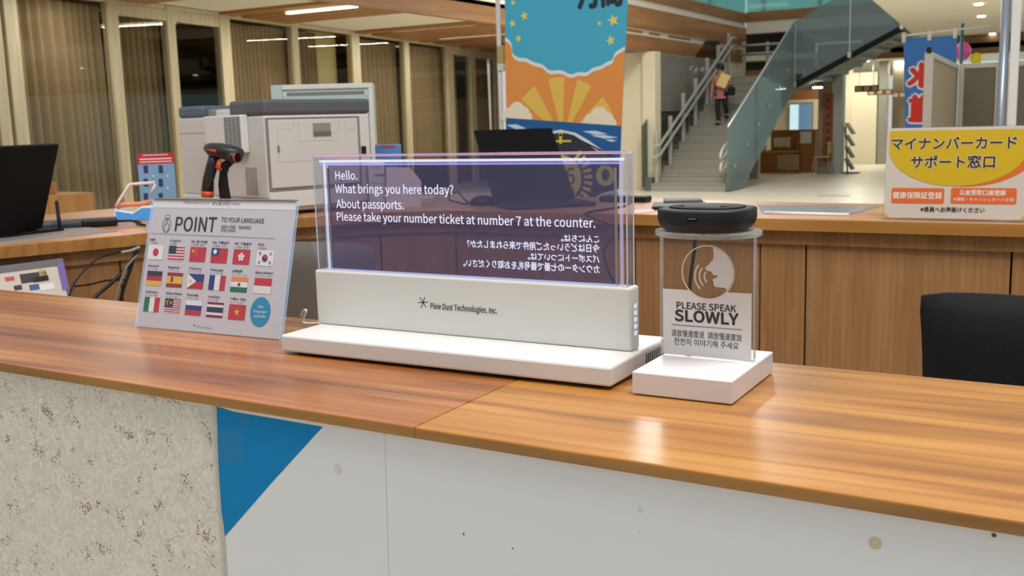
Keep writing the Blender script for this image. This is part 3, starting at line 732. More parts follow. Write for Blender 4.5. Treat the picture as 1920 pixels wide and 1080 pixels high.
# dark dome with gold disc
m.poly(FB, B([(1000 + 0, 392), (1000, 260), (1030, 247), (1052, 243), (1080, 249), (1104, 263), (1128, 280), (1166, 306), (1166, 300), (1160, 392)][::-1]), bw, 7 * L_)
m.poly(FB, B([(1005, 392), (1005, 266), (1032, 252), (1052, 248), (1076, 253), (1100, 268), (1120, 283), (1140, 291), (1163, 299), (1161, 354), (1130, 362), (1100, 378), (1090, 392)]), bnv, 8 * L_)
m.poly(FB, B([(1100, 382), (1130, 366), (1161, 360), (1160, 392), (1098, 392)]), bpk, 9 * L_)
p = B([(1052, 334)])[0]; q = B([(1091, 334)])[0]; R = q[0] - p[0]; gold = M('banner_gold', (212, 200, 84), .6)
m.disc(FB, p[0], p[1], R, gold, 9 * L_, 40)
for q_ in range(11):
    a = -1.15 + q_ * .2; da = .055
    m.poly(FB, [(p[0] + R * k_ * math.cos(a + s_ * da), p[1] + R * k_ * math.sin(a + s_ * da)) for k_, s_ in ((1.12, -1), (1.52, -1), (1.52, 1), (1.12, 1))], gold, 9 * L_)
m.disc(FB, *B([(1136, 329)])[0], R * .44, gold, 9 * L_, 24); m.disc(FB, *B([(1136, 328)])[0], R * .19, bnv, 10 * L_, 12, R * .26)
u, v = B([(1062, 345)])[0]; h = B([(1062, 315)])[0][1] - v
m.text(FB, '6', u, v, h, bnv, bold=.03, lift=10 * L_)
u, v = B([(1060, 374)])[0]; m.text(FB, '月', u, v, h * .62, bnv, lift=10 * L_)
u, v = B([(1052, 262)])[0]; m.rect(FB, u - .008, v - .02, u + .008, v + .03, gold, 9 * L_); m.disc(FB, u, v + .03, .012, gold, 9 * L_); m.rect(FB, u - .03, v - .012, u + .06, v - .002, gold, 9.5 * L_)
for (x, y, r) in ((962, 5, 5), (983, 30, 8), (961, 44, 7), (972, 72, 6.5), (1150, 38, 11), (1124, 44, 5), (1145, 76, 9)):
    u, v = B([(x, y)])[0]; u2 = B([(x + r, y)])[0][0]; m.star(FB, u, v, u2 - u, bst, L_, 5, .42, PI / 2 + .2)
u, v = B([(1085, 11)])[0]; u2 = B([(1165, 11)])[0][0]; m.text(FB, '月間', u, v, .12, M('banner_ink', (34, 40, 52), .6), u2, fat=.007, lift=2 * L_)
m.build('print', bcl)
pole = M('white_pole', (206, 200, 192), .4); m = MB(); a = ony(939, 200, BY + .02); m.tube([(a.x, BY + .02, 0), (a.x, BY + .02, 2.75)], .012, pole, 10); m.build('pole', bt)
m = MB(); a = ony(939, 108, BY + .02); m.box((a.x - .014, BY + .004, a.z - .03), (a.x + .02, BY + .036, a.z + .06), M('tan_clip', (178, 150, 96), .5), .004)
m.box((a.x - .016, BY + .003, a.z - .07), (a.x + .018, BY + .037, a.z - .03), pole, .004); m.build('clip', bt)
m = MB(); m.tube([(a.x - .02, BY + .02, 2.72), (c_.x + .4, BY + .02, 2.72)], .01, pole); m.box((a.x - .2, BY - .15, 0), (a.x + .2, BY + .2, .04), darkgrey, .01); m.build('stand', bt)

# ================================================================== PARTITIONS, POLE, FLAG, BALLOONS
PT = 1.87
pa, pb = onz(1742, 98, PT), onz(1791, 121, PT)
parm = M('beige_panel', (176, 162, 134), .8, var=.04); pardm = M('grey_brown_panel', (116, 108, 94), .85, var=.04); parf = M('panel_frame', (192, 186, 172), .45)
def partition(p0, p1, mat, label):
    d = (p1 - p0); L = d.length; u = d.normalized(); n = Vector((u.y, -u.x, 0))
    mx = Matrix(((u.x, n.x, 0, p0.x), (u.y, n.y, 0, p0.y), (0, 0, 1, 0), (0, 0, 0, 1)))
    t = thing('partition', label, 'partition', (p0.x, p0.y, 0), 'grey and beige partitions behind the yellow sign')
    m = MB(); m.box((.03, -.012, .08), (L - .03, .012, PT - .03), mat, 0, mx); m.build('panel', t)
    m = MB(); m.box((0, -.02, 0), (.03, .02, PT), parf, .004, mx); m.box((L - .03, -.02, 0), (L, .02, PT), parf, .004, mx); m.box((.03, -.02, PT - .03), (L - .03, .02, PT), parf, .004, mx); m.box((.03, -.02, .04), (L - .03, .02, .08), parf, .004, mx); m.build('frame', t)
    m = MB()
    for s_ in (.08, L - .08): m.box((s_ - .02, -.2, 0), (s_ + .02, .2, .03), parf, .004, mx)
    m.build('foot', t); return t
pa.z = pb.z = 0
t = partition(pa, pb, parm, 'beige partition seen at an angle beside the blue flag')
m = MB(); m.box((pa.x - .010, pa.y - .012, PT), (pa.x + .012, pa.y + .012, PT + .022), black); m.build('cap', t)
pc_ = ony(1879, 113, pb.y - .05); pd = P(pc_.x, pb.y - .05, 0)
partition(P(pb.x + .03, pb.y - .05, 0), pd, pardm, 'dark grey-brown partition between the beige one and the silver pole')
partition(P(pd.x + .02, pb.y - .06, 0), P(pd.x + 1.2, pb.y - .06, 0), pardm, 'dark grey-brown partition beyond the silver pole')
PYp = 5.2; a = ony(1887, 120, PYp)
t = thing('stand_pole', 'tall silver and white pole standing in front of the dark partitions', 'pole', (a.x, PYp, 0))
m = MB(); m.tube([(a.x - .012, PYp, 0), (a.x - .012, PYp, 2.6)], .02, M('silver_pole', (150, 158, 170), .3, .6), 12); m.build('pole', t)
m = MB(); m.box((a.x + .012, PYp - .012, .1), (a.x + .05, PYp + .02, 2.16), M('white_profile', (232, 232, 228), .4), .006); m.build('profile', t)
m = MB(); m.box((a.x - .3, PYp - .05, 0), (a.x + .3, PYp + .05, .04), steel, .01); m.build('foot', t)
m = MB(); a2 = ony(1907, 35, PYp); m.box((a2.x - .006, PYp, a2.z - .03), (a2.x + .012, PYp + .02, a2.z + .02), darkgrey, .002); m.build('latch', t)
# flag
FY = 9.0; FN = frame(ony(1697, 240, FY), (1, 0, 0), (0, 0, 1))
def Nn(pts): return [loc2(FN, *p) for p in pts]
a = ony(1804, 46, FY)
t = thing('nobori_flag', 'blue vertical flag with big red characters on a white crossbar', 'flag', (a.x, FY, 0))
flb = M('flag_blue', (66, 124, 196), .75, var=.06, scale=6); flr = M('flag_red', (222, 54, 44), .7); flw = M('flag_white', (236, 236, 234), .7)
m = MB(); m.prism(Nn([(1694, 72), (1795, 66), (1793, 120), (1788, 560), (1703, 560)]), -.003, flb, FN); fcl = m.build('cloth', t)
m = MB()
for (txt, x0, x1, y0, y1) in (('水', 1703, 1750, 160, 123), ('道', 1705, 1752, 224, 183)):
    u0, v0 = Nn([(x0, y0)])[0]; u1, _ = Nn([(x1, y0)])[0]; h = Nn([(x0, y1)])[0][1] - v0
    m.text(FN, txt, u0, v0, h * .92, flw, u1, fat=.028, lift=.0008, mirror=True)
    m.text(FN, txt, u0, v0, h * .92, flr, u1, fat=.012, lift=.002, mirror=True)
m.build('print', fcl)
wp = M('white_flag_pole', (226, 222, 208), .4)
m = MB(); e0, e1 = ony(1690, 68, FY), ony(1857, 48, FY); m.tube([e0, e1], .008, wp); m.build('crossbar', t)
for px in (1695, 1743, 1791):
    q = ony(px, 66 - (px - 1695) * .09, FY); m = MB(); m.box((q.x - .014, FY - .012, q.z - .06), (q.x + .014, FY + .012, q.z + .02), wp, .004); m.build('loop', t)
m = MB(); m.tube([(a.x, FY + .02, 0), (a.x, FY + .02, a.z + .01)], .013, M('teal_pole', (52, 112, 140), .4)); m.build('pole', t)
m = MB(); m.lathe([(.2, 0), (.2, .08), (.03, .12)], (a.x, FY + .02, 0), white, 20); m.build('base', t)
for (px0, px1, py, py1, rgb, lab) in ((1790, 1821, 79, 150, (232, 92, 172), 'pink balloon behind the blue flag'), (1820, 1841, 99, 150, (240, 224, 40), 'yellow balloon beside the pink one')):
    YB_ = 9.6; a, c = ony(px0, py, YB_), ony(px1, py, YB_); r = (c.x - a.x) / 2 * 1.05; top = a.z
    t = thing('balloon', lab, 'balloon', ((a.x + c.x) / 2, YB_, 0), 'balloons above the partitions')
    m = MB(); prof = [(r * math.sin(PI * q / 14) * (1 if q < 7 else 1), -r * 1.18 * math.cos(PI * q / 14)) for q in range(1, 14)]
    m.lathe(prof, ((a.x + c.x) / 2, YB_, top - r * 1.18), M('balloon_%d' % px0, rgb, .3, var=.02), 24); m.build('skin', t)
    m = MB(); m.tube([((a.x + c.x) / 2, YB_, 0), ((a.x + c.x) / 2, YB_, top - r * 2.3)], .004, wp); m.build('stick', t)

# ================================================================== BACK COUNTER RING
inner = [(-2.80, .4), (-2.74, 1.83), (-2.61, 2.17), (-2.50, 2.72), (-2.28, 3.04), (-2.06, 3.16), (-1.36, 3.165), (-.92, 3.115), (1.2, 3.10)]
outer = [(1.2, 3.70), (-.9, 3.70), (-1.5, 3.80), (-2.3, 3.88), (-3.1, 3.78), (-3.55, 3.3), (-3.62, 2.6), (-3.6, .4)]
TH = .036
m = MB(); bm2 = bmesh.new()
ring = inner + outer
m.prism(ring, TH - .002, backedge, Matrix.Translation((0, 0, ZC - TH)))
m.prism(ring, .002, backtop, Matrix.Translation((0, 0, ZC - .002)))
tag(m.build('back_worktop'), 'long wooden worktop of the rear counter curving round behind the display', 'worktop')
bc = thing('back_counter', 'oak panelled rear counter body under the long worktop', 'counter', (-1.5, 3.4, 0))
def off(pts, d):
    o = []
    for i, p in enumerate(pts):
        a = Vector(pts[max(0, i - 1)]); c = Vector(pts[min(len(pts) - 1, i + 1)]); t_ = (c - a).normalized(); o.append((p[0] - t_.y * d, p[1] + t_.x * d))
    return o
in2 = off(inner, .03); out2 = off(outer, .03)
def strip3(m, pts, d, z0, z1, mat):
    q = off(pts, d)
    for i in range(len(pts) - 1): m.prism([pts[i], pts[i + 1], q[i + 1], q[i]], z1 - z0, mat, Matrix.Translation((0, 0, z0)))
m = MB(); strip3(m, in2, .02, ZC - TH - .045, ZC - TH, panelw2); m.build('frieze', bc)
in3 = off(inner, .042)
def panel_seg(p0, p1, mat):
    m = MB(); d = (Vector(p1) - Vector(p0)); L = d.length; u = d.normalized(); n = Vector((-u.y, u.x))
    a = Vector(p0) + u * .003; c = Vector(p1) - u * .003
    m.prism([tuple(a), tuple(c), tuple(c + n * .02), tuple(a + n * .02)], ZC - TH - .045, mat, Matrix.Translation((0, 0, 0))); m.build('panel', bc)
for i in range(len(in3) - 1):
    p0, p1 = Vector(in3[i]), Vector(in3[i + 1])
    if i == len(in3) - 2:
        cuts = [p0.x, onp(1510, 560, (0, p0.y, 0), Vector((0, 1, 0))).x, onp(1896, 500, (0, p0.y, 0), Vector((0, 1, 0))).x, .5, p1.x]
        for a, c in zip(cuts, cuts[1:]): panel_seg((a, p0.y), (c, p0.y), panelw)
    elif (p1 - p0).length > .6:
        n = 2
        for q in range(n): panel_seg(tuple(p0.lerp(p1, q / n)), tuple(p0.lerp(p1, (q + 1) / n)), panelw)
    else: panel_seg(in3[i], in3[i + 1], panelw2 if i < 3 else panelw)
m = MB(); strip3(m, out2, .03, 0, ZC - TH, panelw2); m.build('outer_panel', bc)

# ---------------- printer
ang = math.radians(18); pd_ = Vector((math.sin(ang), math.cos(ang), 0)); pe = Vector((-math.cos(ang), math.sin(ang), 0))
pc = onz(507, 407, ZC); pc.z = ZC
PM = Matrix(((pd_.x, pe.x, 0, pc.x), (pd_.y, pe.y, 0, pc.y), (0, 0, 1, ZC), (0, 0, 0, 1)))   # x along handle side, y along vent side, z up
prt = thing('printer', 'large light grey office printer with dark top on the rear counter', 'printer', pc + pd_ * .22 + pe * .3)
D_ = .445
m = MB(); m.box((0.0, .02, .012), (D_, .70, .06), greyl, .01, PM); m.box((0, 0, .06), (D_, .415, .357), greyl, .008, PM); m.box((.02, .415, .06), (D_, .72, .36), greyl, .006, PM)
m.build('body', prt)
m = MB(); m.box((-.004, -.004, .357), (D_ + .004, .25, .412), M('printer_top_dark', (84, 86, 90), .55), .012, PM); m.box((.03, .25, .357), (D_, .42, .385), greyl, .006, PM); m.build('top_cover', prt)
m = MB(); m.box((.02, .52, .36), (D_, .725, .405), M('printer_blue_dark', (78, 92, 106), .5), .012, PM); m.box((.05, .40, .36), (D_ - .05, .53, .39), M('printer_tray', (140, 140, 138), .5), .008, PM); tag(m.build('output_tray', prt), 'blue-grey tray end of the printer')
gapm = M('panel_gap', (120, 118, 114), .6)
m = MB(); m.box((.012, -.008, .10), (D_ - .06, 0, .340), M('printer_door', (198, 195, 190), .5, var=.01), .003, PM); m.box((.004, -.0035, .09), (D_ - .05, .002, .348), gapm, 0, PM)
m.box((.002, -.004, .03), (D_ - .02, .001, .086), greyl, .002, PM); door_ = m.build('side_door', prt)
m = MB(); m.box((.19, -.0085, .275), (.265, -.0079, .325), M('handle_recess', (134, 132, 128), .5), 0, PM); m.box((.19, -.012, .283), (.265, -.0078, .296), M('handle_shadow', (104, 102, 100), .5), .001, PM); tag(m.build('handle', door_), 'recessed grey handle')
m = MB(); FD = PM @ Matrix(((1, 0, 0, 0), (0, 0, -1, -.0083), (0, 1, 0, 0), (0, 0, 0, 1))); ln = M('embossed_line', (168, 166, 162), .5)
for pts in ([(.045, .19), (.045, .305), (.11, .305), (.11, .335)], [(.045, .19), (.20, .192), (.33, .2)], [(.13, .335), (.13, .262), (.30, .262), (.30, .335)], [(.33, .335), (.33, .3), (.37, .298)]):
    m.stroke(FD, pts, .0018, ln)
m.rect(FD, .040, .225, .050, .25, gapm, .0004)
m.build('door_lines', door_)
m = MB(); m.box((D_ - .045, -.005, .20), (D_ - .025, -.001, .235), black, .001, PM); m.build('latch', door_)
# vent side faces the viewer on the short side: local -x
FV = PM @ Matrix(((0, 0, -1, 0), (-1, 0, 0, 0), (0, 1, 0, 0), (0, 0, 0, 1)))    # u = -y, v = z, n = -x
m = MB(); m.box((-.03, .115, .226), (.0, .40, .362), white2, .005, PM); vh_ = m.build('vent_hood', prt)
m = MB(); grm = M('vent_slot', (92, 92, 90), .6)
for r in range(17):
    for q in range(4):
        u0 = -.24 + q * .031; v = .234 + r * .0072
        m.rect(FV, u0, v, u0 + .027, v + .0048, grm, .0308)
m.build('vent_grille', vh_)
m = MB()
for r in range(14):
    for q in range(4):
        u0 = -.16 + q * .022; v = .075 + r * .0072
        m.rect(FV, u0, v, u0 + .018, v + .0044, M('vent_slot_pale', (140, 138, 134), .6), .0008)
m.build('lower_vent', prt)
m = MB(); m.stroke(FV, [(-.72, .30), (-.42, .30)], .002, gapm, -.0194); m.stroke(FV, [(-.418, .06), (-.418, .335)], .0025, gapm, .0006)
m.build('panel_seam', prt)

# ---------------- pale machine behind the printer
MYp = 3.62
a, c = ony(507, 160, MYp), ony(700, 168, MYp + .3)
q0, q1 = onp(507, 160, (0, MYp, 0), Vector((0, 1, 0))), onp(699, 169, (0, MYp + .25, 0), Vector((0, 1, 0)))
d = Vector((q1.x - q0.x, .25, 0)); L = d.length; u = d.normalized(); n = Vector((-u.y, u.x, 0))
MM = Matrix(((u.x, n.x, 0, q0.x), (u.y, n.y, 0, MYp), (0, 0, 1, ZC), (0, 0, 0, 1)))
t = thing('scanner_cabinet', 'pale teal and white machine case standing behind the printer', 'office machine', (q0.x + .3, MYp + .12, ZC))
hz = q0.z - ZC; pt = M('pale_teal_plastic', (176, 196, 194), .5); ptw = M('pale_case_white', (212, 218, 214), .5)
m = MB(); m.box((0, .012, 0), (L, .14, hz), ptw, .006, MM); m.build('case', t)
m = MB(); m.box((0, 0, 0), (.05, .012, hz), pt, .003, MM); m.box((.05, 0, hz - .022), (L, .012, hz), ptw, .003, MM); m.box((L - .022, 0, 0), (L, .012, hz - .022), ptw, .003, MM); m.build('front_frame', t)
m = MB(); m.box((.052, .004, .02), (L - .024, .0118, hz - .05), pt, 0, MM); m.box((.07, .003, hz - .05), (L - .04, .0119, hz - .034), M('teal_slot', (112, 126, 124), .5), 0, MM); m.build('recessed_panel', t)

# ---------------- barcode scanner on its stand
sp = onz(422, 412, ZC); so = sp + Vector((0, .02, 0))
rt = Vector((.87, .49, 0)); fwd = Vector((-.49, .87, 0))           # picture right / away
def sc(r, f, z): return so + rt * r + fwd * f + Vector((0, 0, z))
k_ = sp.length and (Vector((sp.x, sp.y, 0)).length / F) * 1.02      # metres per pixel there
def spx(x, y, f=0): return sc((x - 422) * k_, f, (412 - y) * k_)
t = thing('barcode_scanner', 'black and orange handheld barcode scanner resting in a stand before the printer', 'scanner', so)
redo = M('orange_rubber', (196, 70, 34), .5); gun = M('scanner_black', (34, 34, 36), .35)
m = MB(); m.tube([spx(391, 284), spx(400, 288, -.01), spx(420, 291, -.02), spx(442, 296, -.03), spx(455, 300, -.035)], [.014, .024, .028, .028, .024], gun, 14); m.build('head', t)
m = MB(); m.tube([spx(438, 301, -.045), spx(450, 302, -.056)], [.022, .021], gun, 14); m.tube([spx(447, 302.5, -.054), spx(452, 302.5, -.058)], [.0185, .0185], redo, 14); m.tube([spx(449, 302.5, -.056), spx(453.5, 302.5, -.0595)], [.016, .016], blackm, 14); m.build('window', t)
m = MB(); m.tube([spx(397, 288, -.03), spx(414, 291, -.046)], [.004, .005], redo, 8); m.tube([spx(417, 307, -.03), spx(413, 318, -.03), spx(418, 325, -.03)], [.007, .01, .006], redo, 8); tag(m.build('trigger', t), 'orange trigger and side strip')
m = MB(); m.tube([spx(406, 295), spx(399, 315, 0), spx(390, 340, 0), spx(387, 362, .0)], [.02, .021, .02, .022], gun, 12); m.build('grip', t)
m = MB(); m.tube([spx(387, 361), spx(386, 372)], [.0225, .021], redo, 12); m.build('grip_cap', t)
m = MB(); m.tube([spx(436, 308, -.01), spx(424, 316, -.01), spx(419, 330, -.01), spx(416, 350, 0), spx(418, 380, 0), spx(420, 405, 0)], [.012, .016, .014, .018, .02, .02], black, 12); m.lathe([(.07, 0), (.07, .01), (.03, .02)], so, black, 24); m.build('stand', t)

# ---------------- red and blue leaflet card, orange-white terminal
lp = onz(297, 402, ZC); Ld = 3.96
def facing(px, py, z=ZC):       # upright frame square to the line of sight
    p = onz(px, py, z); v = Vector((p.x, p.y, 0)).normalized(); return p, Matrix(((v.y, 0, -v.x, p.x), (-v.x, 0, -v.y, p.y), (0, 1, 0, z), (0, 0, 0, 1)))
p, FL = facing(296, 404)
uv = lambda x, y: loc2(FL, x, y)
t = thing('leaflet_stand', 'small red and blue leaflet card standing by the printer', 'leaflet', p)
u0, v0 = uv(266, 404); u1, v1 = uv(325, 286)
m = MB(); m.box((u0, 0, -.004), (u1, v1, 0), M('leaflet_blue', (118, 156, 190), .5), 0, FL); m.box((u0, 0, -.06), (u1, .004, 0), M('acrylic_clear', (210, 215, 218), .2), 0, FL); m.build('card', t)
m = MB(); lred = M('leaflet_red', (188, 34, 44), .5); vb = uv(296, 307)[1]
m.rect(FL, u0, vb, u1, v1, lred, .0006); lw = M('leaflet_white', (224, 200, 204), .5)
m.rect(FL, u0 + .008, vb + .016, u1 - .008, vb + .021, lw, .001); m.rect(FL, u0 + .008, vb + .006, u1 - .008, vb + .010, lw, .001); m.rect(FL, u0 + .02, v1 - .008, u1 - .02, v1 - .005, lw, .001)
for (x0, x1_, y0, y1_) in ((270, 277, 325, 310), (298, 305, 325, 310), (270, 277, 350, 335), (298, 305, 350, 335), (270, 277, 375, 362), (298, 305, 375, 362)):
    a, c = uv(x0, y0), uv(x1_, y1_); m.rect(FL, a[0], a[1], c[0], c[1], M('leaflet_navy', (40, 50, 84), .5), .0006)
for (x, y) in ((288, 330), (314, 352), (288, 355), (314, 330)): m.disc(FL, *uv(x, y), .005, M('leaflet_pale', (170, 196, 220), .5), .0006, 10)
m.build('print', t)
p, FT = facing(247, 414); uv = lambda x, y: loc2(FT, x, y)
t = thing('card_terminal', 'white terminal with orange inner frame and glowing blue face on the rear counter', 'terminal', p)
def pts3(L, z): return [FT @ Vector(uv(x, y) + (z,)) for x, y in L]
wh = M('terminal_white', (232, 208, 204), .35)
m = MB(); m.tube(pts3([(217, 388), (224, 375), (243, 346), (250, 345), (290, 342), (292, 346), (283, 362)], 0), .0055, wh, 8); m.build('handle_frame', t)
m = MB(); m.tube(pts3([(219, 390), (225, 384), (262, 383), (284, 378)], -.01), .009, M('terminal_orange', (228, 138, 96), .4), 8); m.build('orange_bar', t)
m = MB(); q = [uv(x, y) for x, y in ((214, 413), (214, 392), (250, 398), (265, 386), (300, 386), (300, 413))]; m.prism(q, -.08, M('terminal_body', (214, 220, 228), .3), FT, .004); m.build('body', t)
m = MB(); q = [uv(x, y) for x, y in ((217, 411), (217, 396), (248, 401), (266, 390), (300, 390), (300, 412))]; m.prism(q, .002, EMIT('blue_display', (96, 168, 232), .75), FT); tag(m.build('display', t), 'lit blue display face')

# ---------------- flat dark device with cable, wooden block, mat
matm = M('grey_desk_mat', (150, 140, 134), .8)
a, c, d_, e_ = onz(-30, 462, ZC), onz(222, 434, ZC), onz(150, 426, ZC), onz(-30, 440, ZC)
m = MB(); m.prism([(a.x, a.y), (c.x, c.y), (d_.x, d_.y), (e_.x, e_.y)], .003, matm, Matrix.Translation((0, 0, ZC))); tag(m.build('desk_mat'), 'grey desk mat under the black monitor', 'mat')
p, FQ = facing(155, 428); k2 = Vector((p.x, p.y, 0)).length / F
t = thing('network_box', 'flat black box with a cable lying beside the black monitor', 'box', p)
m = MB(); m.box((-66 * k2, 0.003, -.10), (0, .026, -.0), M('box_bluegrey', (52, 62, 72), .5), .008, FQ); m.build('cover', t)
m = MB(); m.box((-2 * k2, 0.003, -.10), (58 * k2, .026, 0), black, .006, FQ); m.build('body', t)
m = MB(); m.tube([FQ @ Vector((58 * k2, .014, -.04)), FQ @ Vector((80 * k2, .012, -.05)), FQ @ Vector((96 * k2, .006, -.02)), FQ @ Vector((94 * k2, .006, .02)), FQ @ Vector((88 * k2, .006, .01)), FQ @ Vector((94 * k2, .006, .05)), FQ @ Vector((100 * k2, .005, .09))], .004, black, 6); m.build('cable', t)
# cabinet out in the hall
wood_y = WOOD('hall_cabinet_wood', (178, 122, 62), (196, 140, 78), (210, 156, 92), 'Z', 1.2, .5, .2)
cy0 = 5.6; a, c = ony(60, 430, cy0), ony(176, 370, cy0)
t = thing('wooden_cabinet', 'light wooden cabinet in the hall beyond the black monitor', 'cabinet', ((a.x + c.x) / 2, cy0, 0))
m = MB(); c.x = ony(176, 370, cy0 + .5).x; m.box((a.x - .5, cy0, .06), (c.x, cy0 + .5, c.z), wood_y, .004); m.build('body', t)
m = MB(); m.box((a.x - .48, cy0 + .02, 0), (c.x - .02, cy0 + .48, .06), black); m.build('plinth', t)
a2, c2 = ony(60, 370, cy0), ony(106, 345, cy0)
c2.x = ony(106, 345, cy0 + .3).x; m = MB(); m.box((c2.x - .2, cy0 + .1, c.z), (c2.x, cy0 + .3, c2.z), wood_y, .004); tag(m.build('wooden_box'), 'small wooden box on top of the hall cabinet', 'box')

# ---------------- pen box, paper, blue leaflet box, mouse, laptop
p, FP = facing(745, 391); uv = lambda x, y: loc2(FP, x, y)
t = thing('pen_box', 'white slant-cut pen box with pens, seen through the display', 'pen holder', p)
q = [uv(x, y) for x, y in ((724, 388), (724, 315), (768, 315), (790, 340), (790, 380))]
pw = M('penbox_white', (222, 212, 210), .5)
m = MB(); m.prism([(q[0][0], 0), q[1], q[2], q[3], (q[4][0], 0)], -.09, pw, FP, .002); m.build('box', t)
for i, (x, y, col) in enumerate(((748, 302, (70, 70, 78)), (754, 300, (60, 110, 80)), (760, 303, (40, 44, 60)), (766, 300, (150, 120, 60)), (771, 304, (50, 50, 56)))):
    a = uv(x - 2, 318); c = uv(x, y); m = MB(); m.tube([FP @ Vector((a[0], a[1] - .03, -.03 - .01 * (i % 3))), FP @ Vector((c[0], c[1], -.035 - .01 * (i % 3)))], .004, M('pen_%d' % i, col, .4), 8)
    tag(m.build('pen'), None, 'pen', 'pens in the white pen box')['label'] = ['dark grey pen, first in the white pen box', 'green pen in the white pen box', 'navy pen in the middle of the white pen box', 'ochre pen in the white pen box', 'black pen at the slanted end of the white pen box'][i]
p, FP2 = facing(708, 384); uv = lambda x, y: loc2(FP2, x, y)
t = thing('tissue_box', 'blue and white carton with red mark behind the white pen box', 'carton', p)
u0, v1 = uv(703, 272); u1, _ = uv(752, 272); blu = M('carton_blue', (74, 128, 186), .5)
m = MB(); m.box((u0, 0, -.08), (u1, v1, 0), blu, .003, FP2); m.build('carton', t)
m = MB(); m.rect(FP2, u0 + .02, v1 - .012, u1 - .02, v1 - .003, M('carton_red', (160, 54, 80), .5), .0008); m.build('print', t)
p, FP3 = facing(680, 392); uv = lambda x, y: loc2(FP3, x, y)
m = MB()
u0, v1 = uv(690, 300); u1, v0 = uv(724, 386); m.box((u0, 0, -.012), (u1, v1, 0), M('form_paper', (206, 202, 204), .7), 0, FP3)
for (x0, y0, x1, y1, col) in ((702, 330, 722, 326, (90, 96, 160)), (698, 315, 714, 313, (150, 150, 156)), (698, 345, 712, 343, (140, 140, 150)), (716, 347, 724, 345, (110, 100, 110))):
    a, c = uv(x0, y0), uv(x1, y1); m.rect(FP3, a[0], a[1], c[0], c[1], M('form_ink_%d' % x0, col, .6), .0008)
tag(m.build('paper_form'), 'upright printed form leaning between printer and pen box', 'paper')
m = MB(); q = [onz(x, y, ZC) for x, y in ((786, 380), (812, 376), (818, 371), (790, 372))]; m.prism([(v.x, v.y) for v in q], .012, M('note_pad', (226, 224, 190), .7), Matrix.Translation((0, 0, ZC))); tag(m.build('note_pad'), 'pale yellow note pad beside the white pen box', 'note pad')
p = onz(905, 385, ZC)
t = thing('computer_mouse', 'black mouse with a looped cable at the foot of the laptop', 'mouse', p)
m = MB(); m.lathe([(.024, 0), (.030, .012), (.026, .026), (.012, .036), (.002, .038)], p, black, 20, 1.6, 1, 0, None, .5); m.build('body', t)
m = MB(); m.tube([p + Vector((-.03, 0, .01)), p + Vector((-.07, -.02, .006)), p + Vector((-.13, -.03, .02)), p + Vector((-.15, .0, .04)), p + Vector((-.12, .02, .05)), p + Vector((-.08, .0, .02)), p + Vector((-.03, -.03, .004))], .0035, black, 6); m.build('cable', t)
LB1, LB2 = onz(926, 387, ZC), onz(1078, 379, ZC)
u = (LB2 - LB1).normalized(); n = Vector((-u.y, u.x, 0)); tv = (n * .25 + Vector((0, 0, .263)))
t = thing('laptop', 'black laptop with its lid tilted back, on the rear counter before the banner', 'laptop', (LB1 + LB2) / 2)
LM = frame(LB1 + Vector((0, 0, .016)), u, tv); w = (LB2 - LB1).length
m = MB(); m.box((0, 0, -.004), (w, tv.length, .006), blackm, .004, LM); lid_ = m.build('lid', t)
m = MB(); m.box((.012, .012, -.0052), (w - .012, tv.length - .012, -.0042), M('dark_screen', (18, 20, 26), .15), 0, LM); m.build('screen', lid_)
BMx = frame(LB1, u, -n); m = MB(); m.box((0, -.01, -.016), (w, .22, -.0005), black, .004, BMx); m.build('keyboard_base', t)
p = onz(1140, 378, ZC)
t = thing('power_adapter', 'black power adapter with cable between the laptop and the microphone', 'adapter', p)
m = MB(); m.box((p.x - .03, p.y - .02, ZC), (p.x + .16, p.y + .05, ZC + .022), black, .006); m.build('brick', t)
m = MB(); a = onz(1165, 392, ZC)
m.tube([p + Vector((.1, 0, .01)), p + Vector((.16, -.2, .004)), a + Vector((-.02, -.0, .005)), Vector((a.x - .04, 3.162, ZC + .005)), Vector((a.x - .05, 3.135, ZC - .002)), ony(1162, 430, 3.07), ony(1130, 470, 3.07), ony(1140, 510, 3.05), ony(1160, 540, 3.05)], .004, black, 6); m.build('cable', t)
p = onz(1262, 389, ZC)
t = thing('flat_device', 'flat black device lying on the rear counter behind the microphone', 'device', p)
q0 = [onz(x, y, ZC) for x, y in ((1222, 394), (1320, 391), (1322, 384), (1226, 385))]
m = MB(); m.prism([(v.x, v.y) for v in q0], .012, black, Matrix.Translation((0, 0, ZC)), .003); m.build('body', t)
q0 = [onz(x, y, ZC) for x, y in ((1244, 387), (1318, 385), (1312, 381), (1244, 381.5))]
m = MB(); m.prism([(v.x, v.y) for v in q0], .02, darkgrey, Matrix.Translation((0, 0, ZC)), .004); m.build('lid', t)
# glossy papers
q0 = [onz(x, y, ZC) for x, y in ((1428, 399), (1592, 403), (1648, 388), (1420, 386))]
t = thing('laminated_sheet', 'grey laminated sheet lying flat beside the yellow sign', 'sheet', (q0[0] + q0[2]) / 2)
m = MB(); m.prism([(v.x, v.y) for v in q0], .003, M('laminate', (150, 152, 156), .2, var=.25, scale=24), Matrix.Translation((0, 0, ZC))); m.build('sheet', t)
m = MB(); a, c = onz(1432, 401, ZC), onz(1592, 405, ZC); m.tube([(a.x, a.y, ZC + .004), (c.x, c.y, ZC + .004)], .005, white); m.build('binding', t)
q0 = [onz(x, y, ZC) for x, y in ((1186, 402), (1226, 398), (1226, 392), (1192, 394))]
m = MB(); m.prism([(v.x, v.y) for v in q0], .003, M('pink_paper', (226, 200, 192), .6), Matrix.Translation((0, 0, ZC))); tag(m.build('loose_paper'), 'pale pink paper lying behind the edge of the display', 'paper')

